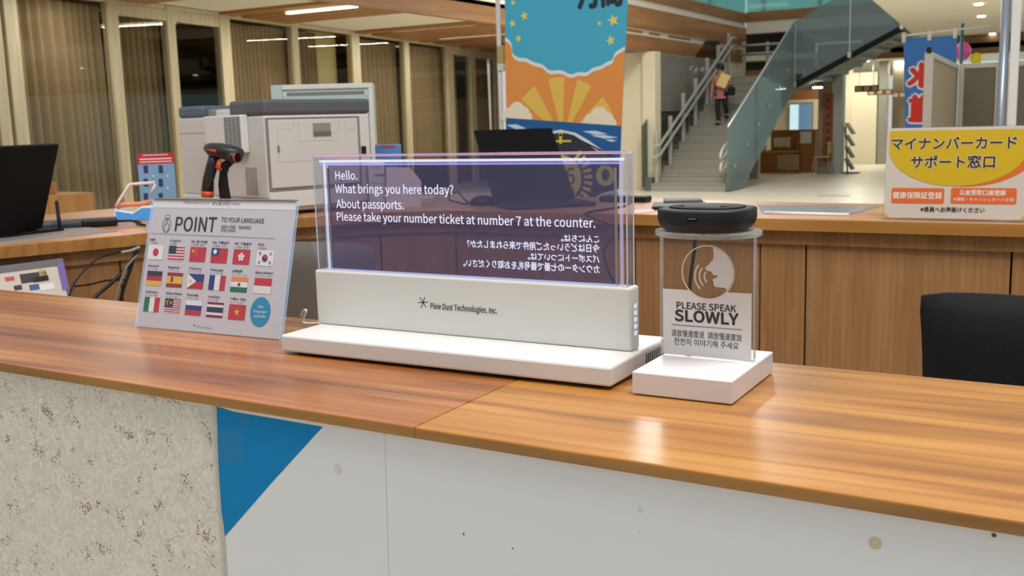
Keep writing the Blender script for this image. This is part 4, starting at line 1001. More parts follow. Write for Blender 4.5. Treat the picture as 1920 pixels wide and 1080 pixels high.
# ---------------- yellow sign in clear holder
GY = 3.14
o_ = ony(1657, 411, GY); FG = frame((o_.x, GY, ZC), (1, -.02, 0), (0, .06, 1))
uv = lambda x, y: loc2(FG, x, y)
t = thing('sign_holder', 'clear table stand with yellow and orange counter sign', 'sign', (o_.x + .18, GY, ZC))
U1, V1 = .372, .262
m = MB(); acr = GLASS('acrylic', (.93, .94, .94), .8, .03); m.box((-.004, 0, -.004), (U1 + .004, V1 + .004, -.0015), acr, 0, FG); m.box((-.004, 0, -.09), (U1 + .004, .003, -.004), acr, 0, FG); m.build('acrylic_stand', t)
m = MB(); m.box((0, .008, -.0012), (U1, V1, 0), M('sign_paper', (192, 182, 172), .5, var=.02), 0, FG)
yel = M('sign_yellow', (190, 158, 6), .45, var=.03); orr = M('sign_orange', (204, 94, 38), .45); ink = M('sign_ink', (36, 28, 14), .5); wsh = M('sign_white', (226, 214, 200), .5)
PX = 1.0
def ell(cx, cy, rx, ry, top):
    pts = []
    for q in range(41):
        a = PI + PI * q / 40; pts.append((cx + rx * math.cos(a), cy + ry * math.sin(a)))
    return [(x, min(y, top)) for x, y in pts]
top = V1 - .008
c0 = .196
def bowl(cx, rx, ry, base, x0, x1):
    pts = [(x0, top), (x0, base)]
    for q in range(33):
        a = PI + .12 + (PI - .24) * q / 32; x = cx + rx * math.cos(a); pts.append((min(max(x, x0), x1), base + ry * math.sin(a) + ry * math.sin(.12)))
    pts += [(x1, base), (x1, top)]
    return pts[::-1]
def mono(pts):
    o = []
    for p in pts:
        if not o or (abs(p[0] - o[-1][0]) + abs(p[1] - o[-1][1])) > 1e-5: o.append(p)
    return o
m.poly(FG, mono(bowl(.212, .184, .112, .196, .03, .371))[::-1], orr, .0006)
m.poly(FG, mono(bowl(.187, .180, .106, .192, .008, .366))[::-1], yel, .0012)
def tpx(txt, x0, x1, yb, capx, mat, bold=.03, lift=.0018, **kw):
    a, c = uv(x0, yb), uv(x1, yb); h = uv(x0, yb - capx)[1] - a[1]
    m.text(FG, txt, a[0], (a[1] + c[1]) / 2 if False else a[1], h, mat, c[0], bold=bold, lift=lift, tilt=(c[1] - a[1]) / (c[0] - a[0]) * 0, **kw)
for dl, mt, bo in ((.0018, wsh, .0022), (.0024, ink, .0010)):
    tpx('マイナンバーカード', 1672, 1906, 279, 18, mt, 0, dl, fat=bo); tpx('サポート窓口', 1708, 1865, 313, 18, mt, 0, dl, fat=bo)
for (x0, x1, y0, y1) in ((1671, 1771, 381, 353), (1782, 1907, 382, 353)):
    a, c = uv(x0, y0), uv(x1, y1); m.rrect(FG, a[0], a[1], c[0], c[1], .005, orr, .0006)
tpx('健康保険証登録', 1674, 1766, 371, 10, wsh, 0, .0014, fat=.0003); tpx('公金受取口座登録', 1799, 1886, 365, 8, wsh, 0, .0014, fat=.0003); tpx('※通帳・キャッシュカード必須', 1788, 1901, 376, 5.5, wsh, 0, .0012)
tpx('※係員へお声掛けください', 1726, 1846, 396, 7.5, ink, 0, .0014, fat=.0003)
m.poly(FG, [(.001, .009), (.014, .009), (.001, .022)], yel, .0006); m.poly(FG, [(U1 - .018, .009), (U1 - .002, .009), (U1 - .002, .024)], yel, .0006)
m.build('printed_sheet', t)
# ---------------- black monitor on the side counter
B1 = onz(78, 436, ZC); dn = Vector((.40, -.917, 0)); nn = Vector((.917, .40, 0))
tv = (nn * .085 + Vector((0, 0, .268)))
t = thing('monitor', 'black monitor seen from behind on the side counter', 'monitor', B1)
LM = frame(B1 + Vector((0, 0, .012)), -dn, tv)
m = MB(); m.box((-.36, 0, -.012), (0, tv.length, 0.004), blackm, .003, LM); m.build('panel', t)
m = MB(); m.tube([onp(95, 378, B1, nn) + nn * .02, onz(113, 434, ZC) + Vector((0, 0, .012))], .006, black, 8); m.build('kickstand', t)
a, c = onz(116, 434, ZC), onz(-20, 450, ZC); w_ = (c - a).normalized(); s_ = Vector((-w_.y, w_.x, 0)) * .012
m = MB(); m.prism([tuple((a + s_)[:2]), tuple((c + s_)[:2]), tuple((c - s_)[:2]), tuple((a - s_)[:2])], .010, black, Matrix.Translation((0, 0, ZC + .003))); m.build('foot_bar', t)
# ---------------- framed flyer on the shelf below the side counter
o_ = onp(-40, 560, (-2.66, 1.9, 0), Vector((1, .1, 0)));
p0 = onp(120, 545, (-2.62, 1.9, 0), Vector((1, -.15, 0))); FZ = frame((p0.x, p0.y, ZC - .30), (.15, 1, 0), (-.25, 0, 1))
uv = lambda x, y: loc2(FZ, x, y)
t = thing('flyer_holder', 'grey framed flyer with printed people under the side counter', 'flyer', FZ.translation)
u1, v1 = uv(120, 490)
m = MB(); m.box((u1 - .42, 0, -.012), (u1, v1 + .01, -.001), M('flyer_frame', (112, 108, 112), .4), .002, FZ); m.build('holder', t)
m = MB(); m.rect(FZ, u1 - .42, .005, u1 - .014, v1 - .012, M('flyer_paper', (206, 194, 184), .5), .0006)
ax = lambda x, y: uv(x, y)
fig = M('flyer_dark', (64, 60, 62), .5); fr_ = M('flyer_red', (190, 84, 88), .5); fb = M('flyer_blue', (74, 98, 134), .5); fo = M('flyer_tan', (206, 168, 120), .5)
for (x0, y0, x1, y1, mt) in ((40, 532, 86, 508, fig), (60, 520, 92, 526, fig), (10, 528, 26, 518, fr_), (56, 545, 72, 532, fb), (27, 545, 40, 534, fig), (74, 518, 84, 504, fo), (76, 545, 100, 530, M('flyer_white', (226, 226, 226), .5)), (117, 545, 118.5, 492, M('flyer_violet', (120, 104, 170), .5))):
    a, c = ax(x0, y0), ax(x1, y1); m.rect(FZ, min(a[0], c[0]), min(a[1], c[1]), max(a[0], c[0]), max(a[1], c[1]), mt, .0012)
m.build('print', t)
b = MB(); b.box((-3.4, .5, ZC - .335), (-2.66, 2.1, ZC - .315), panelw2); tag(b.build('shelf'), 'wooden shelf below the side counter carrying the framed flyer', 'shelf')
# ---------------- cables under the side counter
def cable(label, pxs, r, mat, d0):
    m = MB(); pts = [onp(x, y, (d0, 2.0, 0), Vector((1, -.1, 0))) + Vector((.0, .0, 0)) for x, y in pxs]
    # smooth
    sm = []
    for i in range(len(pts) - 1):
        for q in range(5): 
            t_ = q / 5; a = pts[max(0, i - 1)]; b0 = pts[i]; c0 = pts[i + 1]; e0 = pts[min(len(pts) - 1, i + 2)]
            sm.append(.5 * ((2 * b0) + (c0 - a) * t_ + (2 * a - 5 * b0 + 4 * c0 - e0) * t_ ** 2 + (3 * b0 - a - 3 * c0 + e0) * t_ ** 3))
    sm.append(pts[-1]); m.tube(sm, r, mat, 6); tag(m.build('cable'), label, 'cable', 'cables hanging under the side counter')
cable('black cable looping out along the brown panel under the side counter', [(232, 470), (190, 482), (165, 500), (140, 530), (128, 560)], .003, black, -2.55)
cable('thick black cable slanting down to the front counter edge', [(258, 470), (240, 500), (210, 530), (180, 556), (170, 575)], .006, black, -2.54)
cable('black cable hanging nearly straight beside the clear sign holder', [(256, 462), (246, 500), (232, 540), (225, 570), (222, 590)], .005, black, -2.53)
cable('grey cable hanging in the bundle by the sign holder', [(258, 478), (238, 500), (226, 530), (217, 560), (215, 590)], .004, M('grey_cable', (110, 108, 106), .5), -2.52)
cable('thin black cable crossing the brown panel to the bundle', [(236, 525), (200, 526), (170, 533), (140, 537)], .003, black, -2.56)
cable('grey cable stub clipped under the corner of the side counter', [(228, 473), (245, 470), (262, 463)], .004, M('pale_cable', (150, 150, 150), .4), -2.5)

# ================================================================== STAFF CHAIRS
def chair(name_l, cen, yaw, zt, w, h, mat, lab):
    t = thing('office_chair', lab, 'chair', (cen[0], cen[1], 0), 'staff chairs between the counters')
    R = Matrix.Translation((cen[0], cen[1], 0)) @ Matrix.Rotation(yaw, 4, 'Z')
    bm2 = bmesh.new(); pts = []
    n = 13; i_ = 0
    m = MB(); i = m.mi(mat); rows = []
    NZ = 11
    for side in (1, -1):
        rr = []
        for kz in range(NZ):
            f = kz / (NZ - 1); z = zt - h + h * f
            hw = w / 2 * (1 - .05 * math.sin(PI * f) - (.02 if f > .95 else 0))
            row = []
            for q in range(n):
                s_ = -1 + 2 * q / (n - 1); cr = .025 * s_ * s_
                rnd = .012 * (abs(s_) ** 8) + .012 * (f ** 14)
                zz = z - (.012 * s_ ** 6 if kz == NZ - 1 else 0) 
                row.append(m.bm.verts.new(R @ Vector((hw * s_, -cr + side * max(.006, .03 - rnd * 2) , zz))))
            rr.append(row)
        rows.append(rr)
    A, Bk = rows
    def fc(v):
        f = m.bm.faces.new(v); f.smooth = True; f.material_index = i
    for kz in range(NZ - 1):
        for q in range(n - 1):
            fc((A[kz][q + 1], A[kz][q], A[kz + 1][q], A[kz + 1][q + 1])); fc((Bk[kz][q], Bk[kz][q + 1], Bk[kz + 1][q + 1], Bk[kz + 1][q]))
        fc((A[kz][0], Bk[kz][0], Bk[kz + 1][0], A[kz + 1][0])); fc((Bk[kz][-1], A[kz][-1], A[kz + 1][-1], Bk[kz + 1][-1]))
    for q in range(n - 1):
        fc((A[-1][q + 1], A[-1][q], Bk[-1][q], Bk[-1][q + 1])); fc((A[0][q], A[0][q + 1], Bk[0][q + 1], Bk[0][q]))
    m.build('backrest', t)
    m = MB(); m.box((-w / 2, -.5, zt - h - .12), (w / 2, -.06, zt - h - .04), mat, .03, R); m.build('seat', t)
    m = MB(); m.tube([R @ Vector((0, .02, zt - h * .7)), R @ Vector((0, .05, zt - h)), R @ Vector((0, -.2, zt - h - .13))], .02, black); m.build('back_support', t)
    m = MB(); m.tube([R @ Vector((0, -.27, zt - h - .12)), R @ Vector((0, -.27, .1))], .03, steel, 12); m.build('column', t)
    m = MB()
    for q in range(5): a = 2 * PI * q / 5; m.tube([R @ Vector((0, -.27, .1)), R @ Vector((.28 * math.cos(a), -.27 + .28 * math.sin(a), .05))], [.03, .02], black)
    m.build('star_base', t)
    for q in range(5):
        a = 2 * PI * q / 5; c = R @ Vector((.28 * math.cos(a), -.27 + .28 * math.sin(a), .028)); m = MB(); m.tube([c + Vector((-.012, 0, 0)), c + Vector((.012, 0, 0))], .028, black, 12); m.build('caster', t)
blackf = M('black_fabric', (17, 17, 20), .85, var=.3, scale=160, bump=.3, spec=.3)
greyf = M('grey_fabric', (104, 97, 90), .85, var=.1, scale=120, bump=.2)
a, c = ony(1719, 545, 1.95), ony(1719, 545, 1.95)
chair('', (a.x + .25, 1.95), math.radians(180), a.z, .50, .40, blackf, 'black fabric office chair at the end of the counter, below the yellow sign')
a = ony(684, 475, 2.15); chair('', (a.x - .235, 2.15), math.radians(180 + 6), ony(640, 457, 2.15).z, .47, .42, greyf, 'grey fabric office chair behind the display')

# ================================================================== FRONT COUNTER
def yf(x): return .841 - .0225 * (x + .039)
def ybk(x): return 1.273 - .018 * (x + .067)
TK = .0125
XJ = onz(785, 797, ZC).x; XL, XR = -3.4, 1.6
ct = thing('countertop', 'polished larch countertop of the front counter carrying the display', 'countertop', (XJ, 1.05, ZC - TK))
for (x0, x1, mt, lab) in ((XL, XJ - .0004, topw, 'reddish larch board, darkened for the weaker light on the left'), (XJ + .0004, XR, topw2, 'golden larch board, lightened for the stronger light on the right')):
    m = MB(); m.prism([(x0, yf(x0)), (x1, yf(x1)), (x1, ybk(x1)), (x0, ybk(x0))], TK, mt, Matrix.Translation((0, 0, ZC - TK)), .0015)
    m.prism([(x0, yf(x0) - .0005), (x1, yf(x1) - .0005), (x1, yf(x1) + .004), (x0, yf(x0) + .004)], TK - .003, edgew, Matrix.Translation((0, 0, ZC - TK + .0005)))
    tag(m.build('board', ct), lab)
cb = thing('front_counter', 'front counter body clad in pale travertine', 'counter', (XJ, 1.05, 0))
DF = .010
m = MB(); m.prism([(XL, yf(XL) + DF), (XR, yf(XR) + DF), (XR, yf(XR) + DF + .03), (XL, yf(XL) + DF + .03)], ZC - TK, STONE('travertine')); m.build('stone_front', cb)
m = MB(); m.prism([(XL, ybk(XL) - .05), (XR, ybk(XR) - .05), (XR, ybk(XR) - .02), (XL, ybk(XL) - .02)], ZC - TK, panelw); m.build('back_panel', cb)
# poster taped on the stone
FF = frame((XJ, yf(XJ) + DF - .0008, 0), (1, -.0225, 0), (0, 0, 1)); uv = lambda x, y: loc2(FF, x, y)
pt_ = thing('taped_poster', 'large white poster sheet with a blue corner triangle taped on the stone front', 'poster', (XJ + .5, yf(XJ), .3))
zt = ZC - TK - .001
L1 = [(404, 766), (407, 800), (409, 850), (411, 900), (414, 940), (417, 985), (421, 1030), (424, 1085)]
ptsL = [uv(x, y) for x, y in L1]; ptsL[0] = (ptsL[0][0], zt)
uR = XR - XJ - .05
ub = ptsL[-1][0] + .03
m = MB(); postm_ = M('poster_white', (214, 216, 222), .5, spec=.25, var=.03, scale=5, bump=.15)
m.prism([*ptsL, (ub, .25), (uR, .25), (uR, zt)], .0006, postm_, FF)
psh = m.build('sheet', pt_)
m = MB(); tri = [uv(x, y) for x, y in ((407, 768), (412, 900), (416, 960), (423, 1005), (510, 905), (606, 800))]
mt = M('poster_blue', (0, 122, 184), .5, spec=.15, var=.06, scale=8)
m.poly(FF, [(tri[0][0], zt - .002)] + tri[1:5] + [tri[5], uv(440, 772)], mt, .0009)
smu = M('poster_smudge', (200, 200, 202), .5); yl = M('poster_stain', (190, 178, 152), .5)
for (x, y, r, mm) in ((634, 880, 9, smu), (1641, 1018, 9, yl), (1200, 955, 4, smu), (870, 1001, 2, M('poster_speck', (60, 58, 58), .5)), (962, 1028, 1.5, M('poster_speck', (60, 58, 58), .5)), (1864, 1003, 3, M('poster_speck', (60, 58, 58), .5)), (1199, 998, 2, smu)):
    u, v = uv(x, y); m.star(FF, u, v, r * .0006, mm, .0009, 11, .93)
m.build('print', psh)
m = MB(); tape = GLASS('clear_tape', (.93, .93, .91), .8, .15, film=((220, 220, 214), .25))
tl = [uv(x, y) for x, y in ((399, 762), (401, 850), (404, 900), (408, 960), (414, 1020), (418, 1085))]; tr_ = [uv(x, y) for x, y in ((428, 1085), (424, 1020), (421, 985), (417, 960), (413, 900), (410, 850), (408, 762))]
m.prism([*tl, *tr_], .0004, tape, FF, 0, .0010)
for (pts) in (((408, 805), (458, 806), (460, 866), (410, 870)), ((452, 775), (470, 778), (466, 806), (455, 806)), ((355, 758), (398, 775), (402, 830), (385, 822))):
    m.poly(FF, [uv(*q) for q in pts][::-1], GLASS('clear_tape_patch', (.96, .97, .97), .5, .1), .0016)
tag(m.build('tape', pt_), 'clear adhesive tape along the poster edge')
m = MB(); m.stroke(FF, [(uv(722, 815)[0], zt), (uv(722, 1085)[0], .9)], .0008, M('poster_fold', (207, 208, 213), .5), .0009); m.build('fold', psh)

# ================================================================== POINT SIGN in its clear holder
SB0, SB1 = P(-1.348, 1.131, ZC), P(-1.052, 1.140, ZC)
FS = frame(SB0, SB1 - SB0, (0, .058, .203)); uv = lambda x, y: loc2(FS, x, y)
SW, SH = .2965, .2095
t = thing('sign_holder', 'slanted clear stand with a sheet of flags and the word POINT', 'sign', (SB0 + SB1) / 2)
edgeglow = GLASS('acrylic_edge', (.72, .80, .86), 1.2, .1, (200, 215, 232), .22)
m = MB(); m.box((0, 0, .0008), (SW, SH, .0026), GLASS('acrylic_front', (.97, .97, .98), .6, .08), 0, FS)
m.build('acrylic_front', t)
m = MB(); m.box((0, 0, -.0034), (SW, SH, -.0014), acr, 0, FS); m.build('acrylic_back', t)
m = MB(); m.box((SW, 0, -.0034), (SW + .0028, SH, .0026), edgeglow, 0, FS); m.box((-.0015, 0, -.0034), (0, SH, .0026), edgeglow, 0, FS); m.box((0, SH, -.0034), (SW, SH + .002, .0026), M('holder_top_edge', (130, 130, 132), .3), 0, FS); m.build('acrylic_edge', t)
ft = FS @ Vector((0, SH, -.003)); fb_ = P(SB0.x, SB0.y + .13, ZC)
m = MB(); nb = Vector((SB1 - SB0)); 
m.face([ft, ft + nb, fb_ + nb, fb_], acr); m.face([ft + Vector((0, .002, 0)), fb_ + Vector((0, .002, 0)), fb_ + nb + Vector((0, .002, 0)), ft + nb + Vector((0, .002, 0))], acr); m.build('acrylic_leg', t)
m = MB(); pap = M('sheet_paper', (198, 196, 202), .5, var=.01)
m.box((.001, .001, -.0012), (SW - .001, SH - .001, 0), pap, 0, FS)
A_ = .00025
whp = M('print_white', (226, 224, 226), .5, var=.01); ik = M('print_ink', (44, 46, 58), .5); gk = M('print_grey', (120, 120, 128), .5)
red = M('print_red', (190, 50, 66), .5); blu_ = M('print_blue', (40, 62, 128), .5); yel_ = M('print_yellow', (222, 178, 70), .5); grn = M('print_green', (22, 112, 84), .5); org_ = M('print_saffron', (222, 138, 90), .5); nvy = M('print_navy', (46, 56, 74), .5); mar = M('print_maroon', (124, 42, 56), .5); cyn = M('print_cyan', (24, 140, 180), .5); lav = M('print_pale', (214, 190, 196), .5)
vt = uv(400, 391)[1]
m.rect(FS, .001, vt, SW - .001, SH - .001, whp, A_)
def T(txt, x0, y0, x1, y1, cap, mat, bold=0, lift=2 * A_, shear=0):
    a, c = uv(x0, y0), uv(x1, y1); h = uv(x0, y0 - cap)[1] - a[1]
    m.text(FS, txt, a[0], a[1], h, mat, c[0], bold=bold, lift=lift, tilt=(c[1] - a[1]) / (c[0] - a[0]), shear=shear)
T('TRANSLATION SYSTEM', 344, 382, 392, 383, 5, gk); T('VUEVO', 397, 384.5, 431, 385, 7, ik, .015); T('Display', 434, 384, 450, 384.5, 5, gk)
T('POINT', 328, 433, 404, 434.5, 26, ik, .04); T('TO YOUR LANGUAGE', 415, 416, 495, 419, 8.5, ik, .022)
T('指您的一种语言　 指認你的語言', 415, 427.5, 471, 429.5, 5, gk, .02); T('언어를 선택하세요', 414, 434.5, 442, 435.5, 5, gk, .02)
a, c = uv(283, 437.5), uv(516, 447.5); m.stroke(FS, [a, c], .0007, gk, 2 * A_)
# pointing hand emblem
hx_, hy_ = uv(313, 420); m.stroke(FS, [(hx_ + .0088 * math.cos(q * PI / 12), hy_ - .002 + .0115 * math.sin(q * PI / 12)) for q in range(24)], .0009, ik, 2 * A_, True)
m.stroke(FS, [(hx_ - .003, hy_ - .012), (hx_ - .0055, hy_ - .002), (hx_ - .003, hy_ + .001), (hx_ - .0016, hy_ - .003), (hx_ - .0016, hy_ + .010), (hx_ + .0012, hy_ + .010), (hx_ + .0012, hy_ + .001), (hx_ + .0052, hy_ - .0005), (hx_ + .005, hy_ - .006), (hx_ + .0035, hy_ - .012)], .0009, ik, 2 * A_)
m.rrect(FS, hx_ - .0048, hy_ + .008, hx_ + .0042, hy_ + .0145, .002, pap, 1.5 * A_); m.stroke(FS, [(hx_ - .0048, hy_ + .008), (hx_ - .0048, hy_ + .0145), (hx_ + .0042, hy_ + .0145), (hx_ + .0042, hy_ + .008)], .0008, ik, 2.5 * A_)
CR = [[(196, 458), (339, 465), (488, 474), (638, 482), (793, 491), (958, 500)], [(184, 640), (326, 652), (473, 662), (623, 672), (777, 684), (941, 694)], [(166, 823), (312, 834), (458, 847), (608, 861), (762, 877), (925, 875)]]
FWd, FHd = .0335, .0235
NMS = [['日本語', 'English', '中文（简体字/中国）', '中文（繁體/台灣）', '中文（繁體/香港）', '한국어'], ['Deutsch', 'Español', 'Filipino', 'Français', 'हिन्दी', 'Bahasa Indonesia'], ['Italiano', 'Bahasa Melayu', 'Русский', 'ภาษาไทย', 'Tiếng Việt', '']]
SUB = [['1. 日本語', '2. 英語', '3. 中国語（簡体）', '4. 中国語（台湾）', '5. 中国語（香港）', '6. 韓国語'], ['7. ドイツ語', '8. スペイン語', '9. フィリピン語', '10. フランス語', '11. ヒンディー語', '12. インドネシア語'], ['13. イタリア語', '14. マレー語', '15. ロシア語', '16. タイ語', '17. ベトナム語', '']]
def flag(kind, u, v):
    w, h = FWd, FHd; x0, y0 = u - w / 2, v - h / 2
    def R(a, b_, c, d, mt, l=2): m.rect(FS, x0 + a * w, y0 + b_ * h, x0 + c * w, y0 + d * h, mt, l * A_)
    def D(a, b_, r, mt, l=3): m.disc(FS, x0 + a * w, y0 + b_ * h, r * h, mt, l * A_, 20)
    def full(mt): m.rrect(FS, x0, y0, x0 + w, y0 + h, .0016, mt, 2 * A_)
    if kind == 0: full(whp); D(.5, .5, .27, red)
    elif kind == 1:
        full(whp)
        for q in range(5): R(0, 1 - (2 * q + 1) / 10 - .05, 1, 1 - (2 * q) / 10 - .05, red, 3)
        R(0, .45, .47, 1, nvy, 4)
    elif kind == 2: full(red); m.star(FS, x0 + .2 * w, y0 + .72 * h, .004, yel_, 3 * A_); [m.star(FS, x0 + a * w, y0 + b_ * h, .0013, yel_, 3 * A_) for a, b_ in ((.38, .9), (.44, .78), (.44, .64), (.38, .52))]
    elif kind == 3: full(red); R(0, .5, .48, 1, blu_, 3); m.star(FS, x0 + .24 * w, y0 + .75 * h, .0048, whp, 4 * A_, 12, .6); D(.24, .75, .13, whp, 5)
    elif kind == 4:
        full(red)
        for q in range(5): a = PI / 2 + q * 2 * PI / 5; m.disc(FS, x0 + .5 * w + .0043 * math.cos(a), y0 + .5 * h + .0043 * math.sin(a), .0024, whp, 3 * A_, 12)
        D(.5, .5, .08, whp, 3)
    elif kind == 5:
        full(whp); m.poly(FS, [(u + .0058 * math.cos(a), v + .0058 * math.sin(a)) for a in [PI * q / 12 - .4 for q in range(13)]], red, 3 * A_); m.poly(FS, [(u + .0058 * math.cos(a), v + .0058 * math.sin(a)) for a in [PI + PI * q / 12 - .4 for q in range(13)]], blu_, 3 * A_)
        for sx, sy in ((-1, 1), (1, 1), (-1, -1), (1, -1)):
            cx_, cy_ = u + sx * .0105, v + sy * .0068
            for q in (-1, 0, 1):
                dx, dy = sx * sy * -.0 + q * .0012 * sx, q * .0014 * sy
                m.stroke(FS, [(cx_ + dx - .0016 * sy * sx * sx, cy_ + dy + .0016 * sx * sx * (1 if sx > 0 else -1) * (1 if True else 0)), (cx_ + dx + .0016 * sy, cy_ + dy - .0016 * (1 if sx > 0 else -1))], .0008, ik, 3 * A_)
    elif kind == 6: R(0, .667, 1, 1, nvy); R(0, .333, 1, .667, M('print_flag_red2', (176, 44, 66), .5)); R(0, 0, 1, .333, yel_)
    elif kind == 7: R(0, .75, 1, 1, M('print_flag_red3', (150, 46, 52), .5)); R(0, .25, 1, .75, yel_); R(0, 0, 1, .25, M('print_flag_red3')); R(.26, .35, .4, .68, mar, 3); D(.33, .7, .06, mar, 3)
    elif kind == 8:
        R(0, .5, 1, 1, blu_); R(0, 0, 1, .5, M('print_flag_red2')); m.poly(FS, [(x0, y0), (x0 + .55 * w, y0 + .5 * h), (x0, y0 + h)], whp, 3 * A_); m.star(FS, x0 + .19 * w, v, .0035, yel_, 4 * A_, 8, .5)
    elif kind == 9: R(0, 0, .34, 1, blu_); R(.34, 0, .67, 1, whp); R(.67, 0, 1, 1, red)
    elif kind == 10: R(0, .667, 1, 1, org_); R(0, .333, 1, .667, whp); R(0, 0, 1, .333, grn); D(.5, .5, .11, nvy)
    elif kind == 11: R(0, .5, 1, 1, red); R(0, 0, 1, .5, M('print_pale_white', (222, 218, 220), .5))
    elif kind == 12: R(0, 0, .34, 1, grn); R(.34, 0, .67, 1, whp); R(.67, 0, 1, 1, red)
    elif kind == 13:
        full(whp)
        for q in range(7): R(0, 1 - (2 * q + 1) / 14, 1, 1 - 2 * q / 14, red, 3)
        R(0, .43, .52, 1, nvy, 4); D(.22, .71, .17, yel_, 5); D(.26, .71, .14, nvy, 6); m.star(FS, x0 + .38 * w, y0 + .71 * h, .003, yel_, 5 * A_, 8, .5)
    elif kind == 14: R(0, .667, 1, 1, whp); R(0, .333, 1, .667, blu_); R(0, 0, 1, .333, red)
    elif kind == 15: R(0, .84, 1, 1, mar); R(0, .68, 1, .84, whp); R(0, .32, 1, .68, nvy); R(0, .16, 1, .32, whp); R(0, 0, 1, .16, mar)
    elif kind == 16: full(red); m.star(FS, u, v, .0062, yel_, 3 * A_)
for r in range(3):
    for q in range(6):
        x, y = CR[r][q]; u, v = uv(240 + x / 3.725, 350 + y / 3.725)
        if r == 2 and q == 5:
            m.disc(FS, u, v, .0195, cyn, 2 * A_, 36, .0225)
            for i, tx in enumerate(('Other', 'languages', 'available')): m.text(FS, tx, u, v + .006 - i * .0072, .0038, whp, u + (.012, .026, .023)[i], bold=.02, lift=3 * A_, align='C')
            continue
        flag(r * 6 + q, u, v); nm = NMS[r][q]
        wd = min(.0335, .0029 * len(nm) + .003) if q not in (2, 3, 4) or r else .034
        m.text(FS, nm, u - FWd / 2, v + FHd / 2 + .0068, .0034, ik, u - FWd / 2 + wd, bold=.02, lift=2 * A_)
        m.text(FS, SUB[r][q], u - FWd / 2, v + FHd / 2 + .0020, .0026, gk, u - FWd / 2 + min(.030, .0029 * len(SUB[r][q])), lift=2 * A_)
u, v = uv(364.5, 610); 
for q in range(3): a = q * PI / 3 + .5; m.stroke(FS, [(u - .002 * math.cos(a), v - .002 * math.sin(a)), (u + .002 * math.cos(a), v + .002 * math.sin(a))], .0005, ik, 2 * A_)
T('Pixie Dust Technologies, Inc.', 368, 613.5, 399, 617.5, 3.6, gk)
m.build('printed_sheet', t)

# ================================================================== TRANSPARENT DISPLAY
DX0, DX1, DY0, DY1 = -.984, -.484, 1.068, 1.254
t = thing('transparent_display', 'white transparent caption display standing on the front counter', 'display', ((DX0 + DX1) / 2, (DY0 + DY1) / 2, ZC))
m = MB(); m.box((DX0, DY0, ZC + .004), (DX1, DY1, ZC + .0275), white2, .003)
m.box((DX0 + .02, DY0 + .012, ZC), (DX1 - .02, DY1 - .01, ZC + .004), black); dbase = m.build('base', t)
UX0, UX1, UY0, UY1, UZ = -.992, -.494, 1.152, 1.179, ZC + .107
m = MB(); m.box((UX0 + .004, UY0, ZC + .0275), (UX1, UY1, UZ), M('upright_white', (206, 208, 204), .45, var=.015), .003); upr = m.build('upright', t)
vm = M('vent_dark', (70, 70, 70), .5)
m = MB()
for q in range(11): 
    y = DY1 - .012 - q * .0066; m.box((DX1 - .0006, y - .0018, ZC + .009), (DX1 + .0003, y + .0018, ZC + .021), vm)
m.build('base_vents', dbase)
m = MB(); gl = EMIT('vent_light', (225, 230, 255), .9)
for q in range(5): m.box((UX1 - .0006, UY0 + .010, ZC + .046 + q * .0085), (UX1 + .0003, UY0 + .018, ZC + .0515 + q * .0085), gl)
m.build('side_lights', upr)
# logo on the upright
FU = frame((UX0, UY0 - .0003, ZC), (1, 0, 0), (0, 0, 1)); uvU = lambda x, y: loc2(FU, x, y)
m = MB(); u, v = uvU(793, 567)
for q in range(3): a = q * PI / 3 + .1; m.stroke(FU, [(u - .0083 * math.cos(a), v - .0083 * math.sin(a)), (u + .0083 * math.cos(a), v + .0083 * math.sin(a))], .0011, ik, 0)
a, c = uvU(807, 579), uvU(932, 588); m.text(FU, 'Pixie Dust Technologies, Inc.', a[0], (a[1] + c[1]) / 2, .0079, ik, c[0], bold=.025, lift=.0003, shear=.12)
m.build('logo', upr)
# glass cover
GX0, GX1, GZ = -.982, -.499, ZC + .272
clear = GLASS('cover_glass', (.96, .96, .97), .5, .02)
m = MB(); m.box((GX0, UY0 + .002, UZ), (GX1, UY0 + .005, GZ), clear); m.build('front_cover', t)
m = MB(); m.box((GX0, UY1 - .006, UZ), (GX1, UY1 - .003, GZ), clear); m.build('rear_cover', t)
lit1 = GLASS('lit_edge', (.82, .83, .86), 1.5, .08, (216, 214, 230), .035)
lit2 = EMIT('lit_edge_bright', (236, 238, 255), 1.05); lit3 = GLASS('lit_edge_blue', (.6, .6, .8), 1, .1, (150, 150, 225), .6)
litc = EMIT('lit_corner', (206, 214, 232), .62)
pkm = GLASS('lit_edge_pink', (.7, .62, .68), 1.4, .08, (205, 160, 200), .45)
yc = (UY0 + UY1) / 2
m = MB(); m.box((GX0, UY0 + .005, GZ - .0035), (GX1, UY1 - .006, GZ - .0005), pkm); m.box((GX0 + .006, yc - .004, GZ - .0118), (GX1 - .008, yc + .002, GZ - .0085), lit2); m.box((GX0 + .008, yc - .0042, GZ - .0158), (GX1 - .010, yc + .002, GZ - .0132), lit3); tag(m.build('top_edge', t), 'glowing white-violet top edge')
m = MB()
m.box((GX0, UY0 + .005, UZ), (GX0 + .003, UY1 - .006, GZ - .0035), lit1); m.box((GX0 - .0003, UY0 + .002, UZ), (GX0 + .0008, UY0 + .0035, GZ), litc); m.box((GX0 - .0003, UY1 - .0045, UZ), (GX0 + .0008, UY1 - .003, GZ), litc); m.box((GX0 + .010, yc - .001, UZ), (GX0 + .013, yc + .001, GZ - .012), GLASS('lit_side', (.8, .8, .85), 1.5, .1, (200, 205, 235), .5)); m.box((GX0 + .0175, yc - .003, UZ), (GX0 + .019, yc + .001, GZ - .02), M('side_seal', (150, 150, 155), .3)); m.build('side_edge', t)
m = MB()
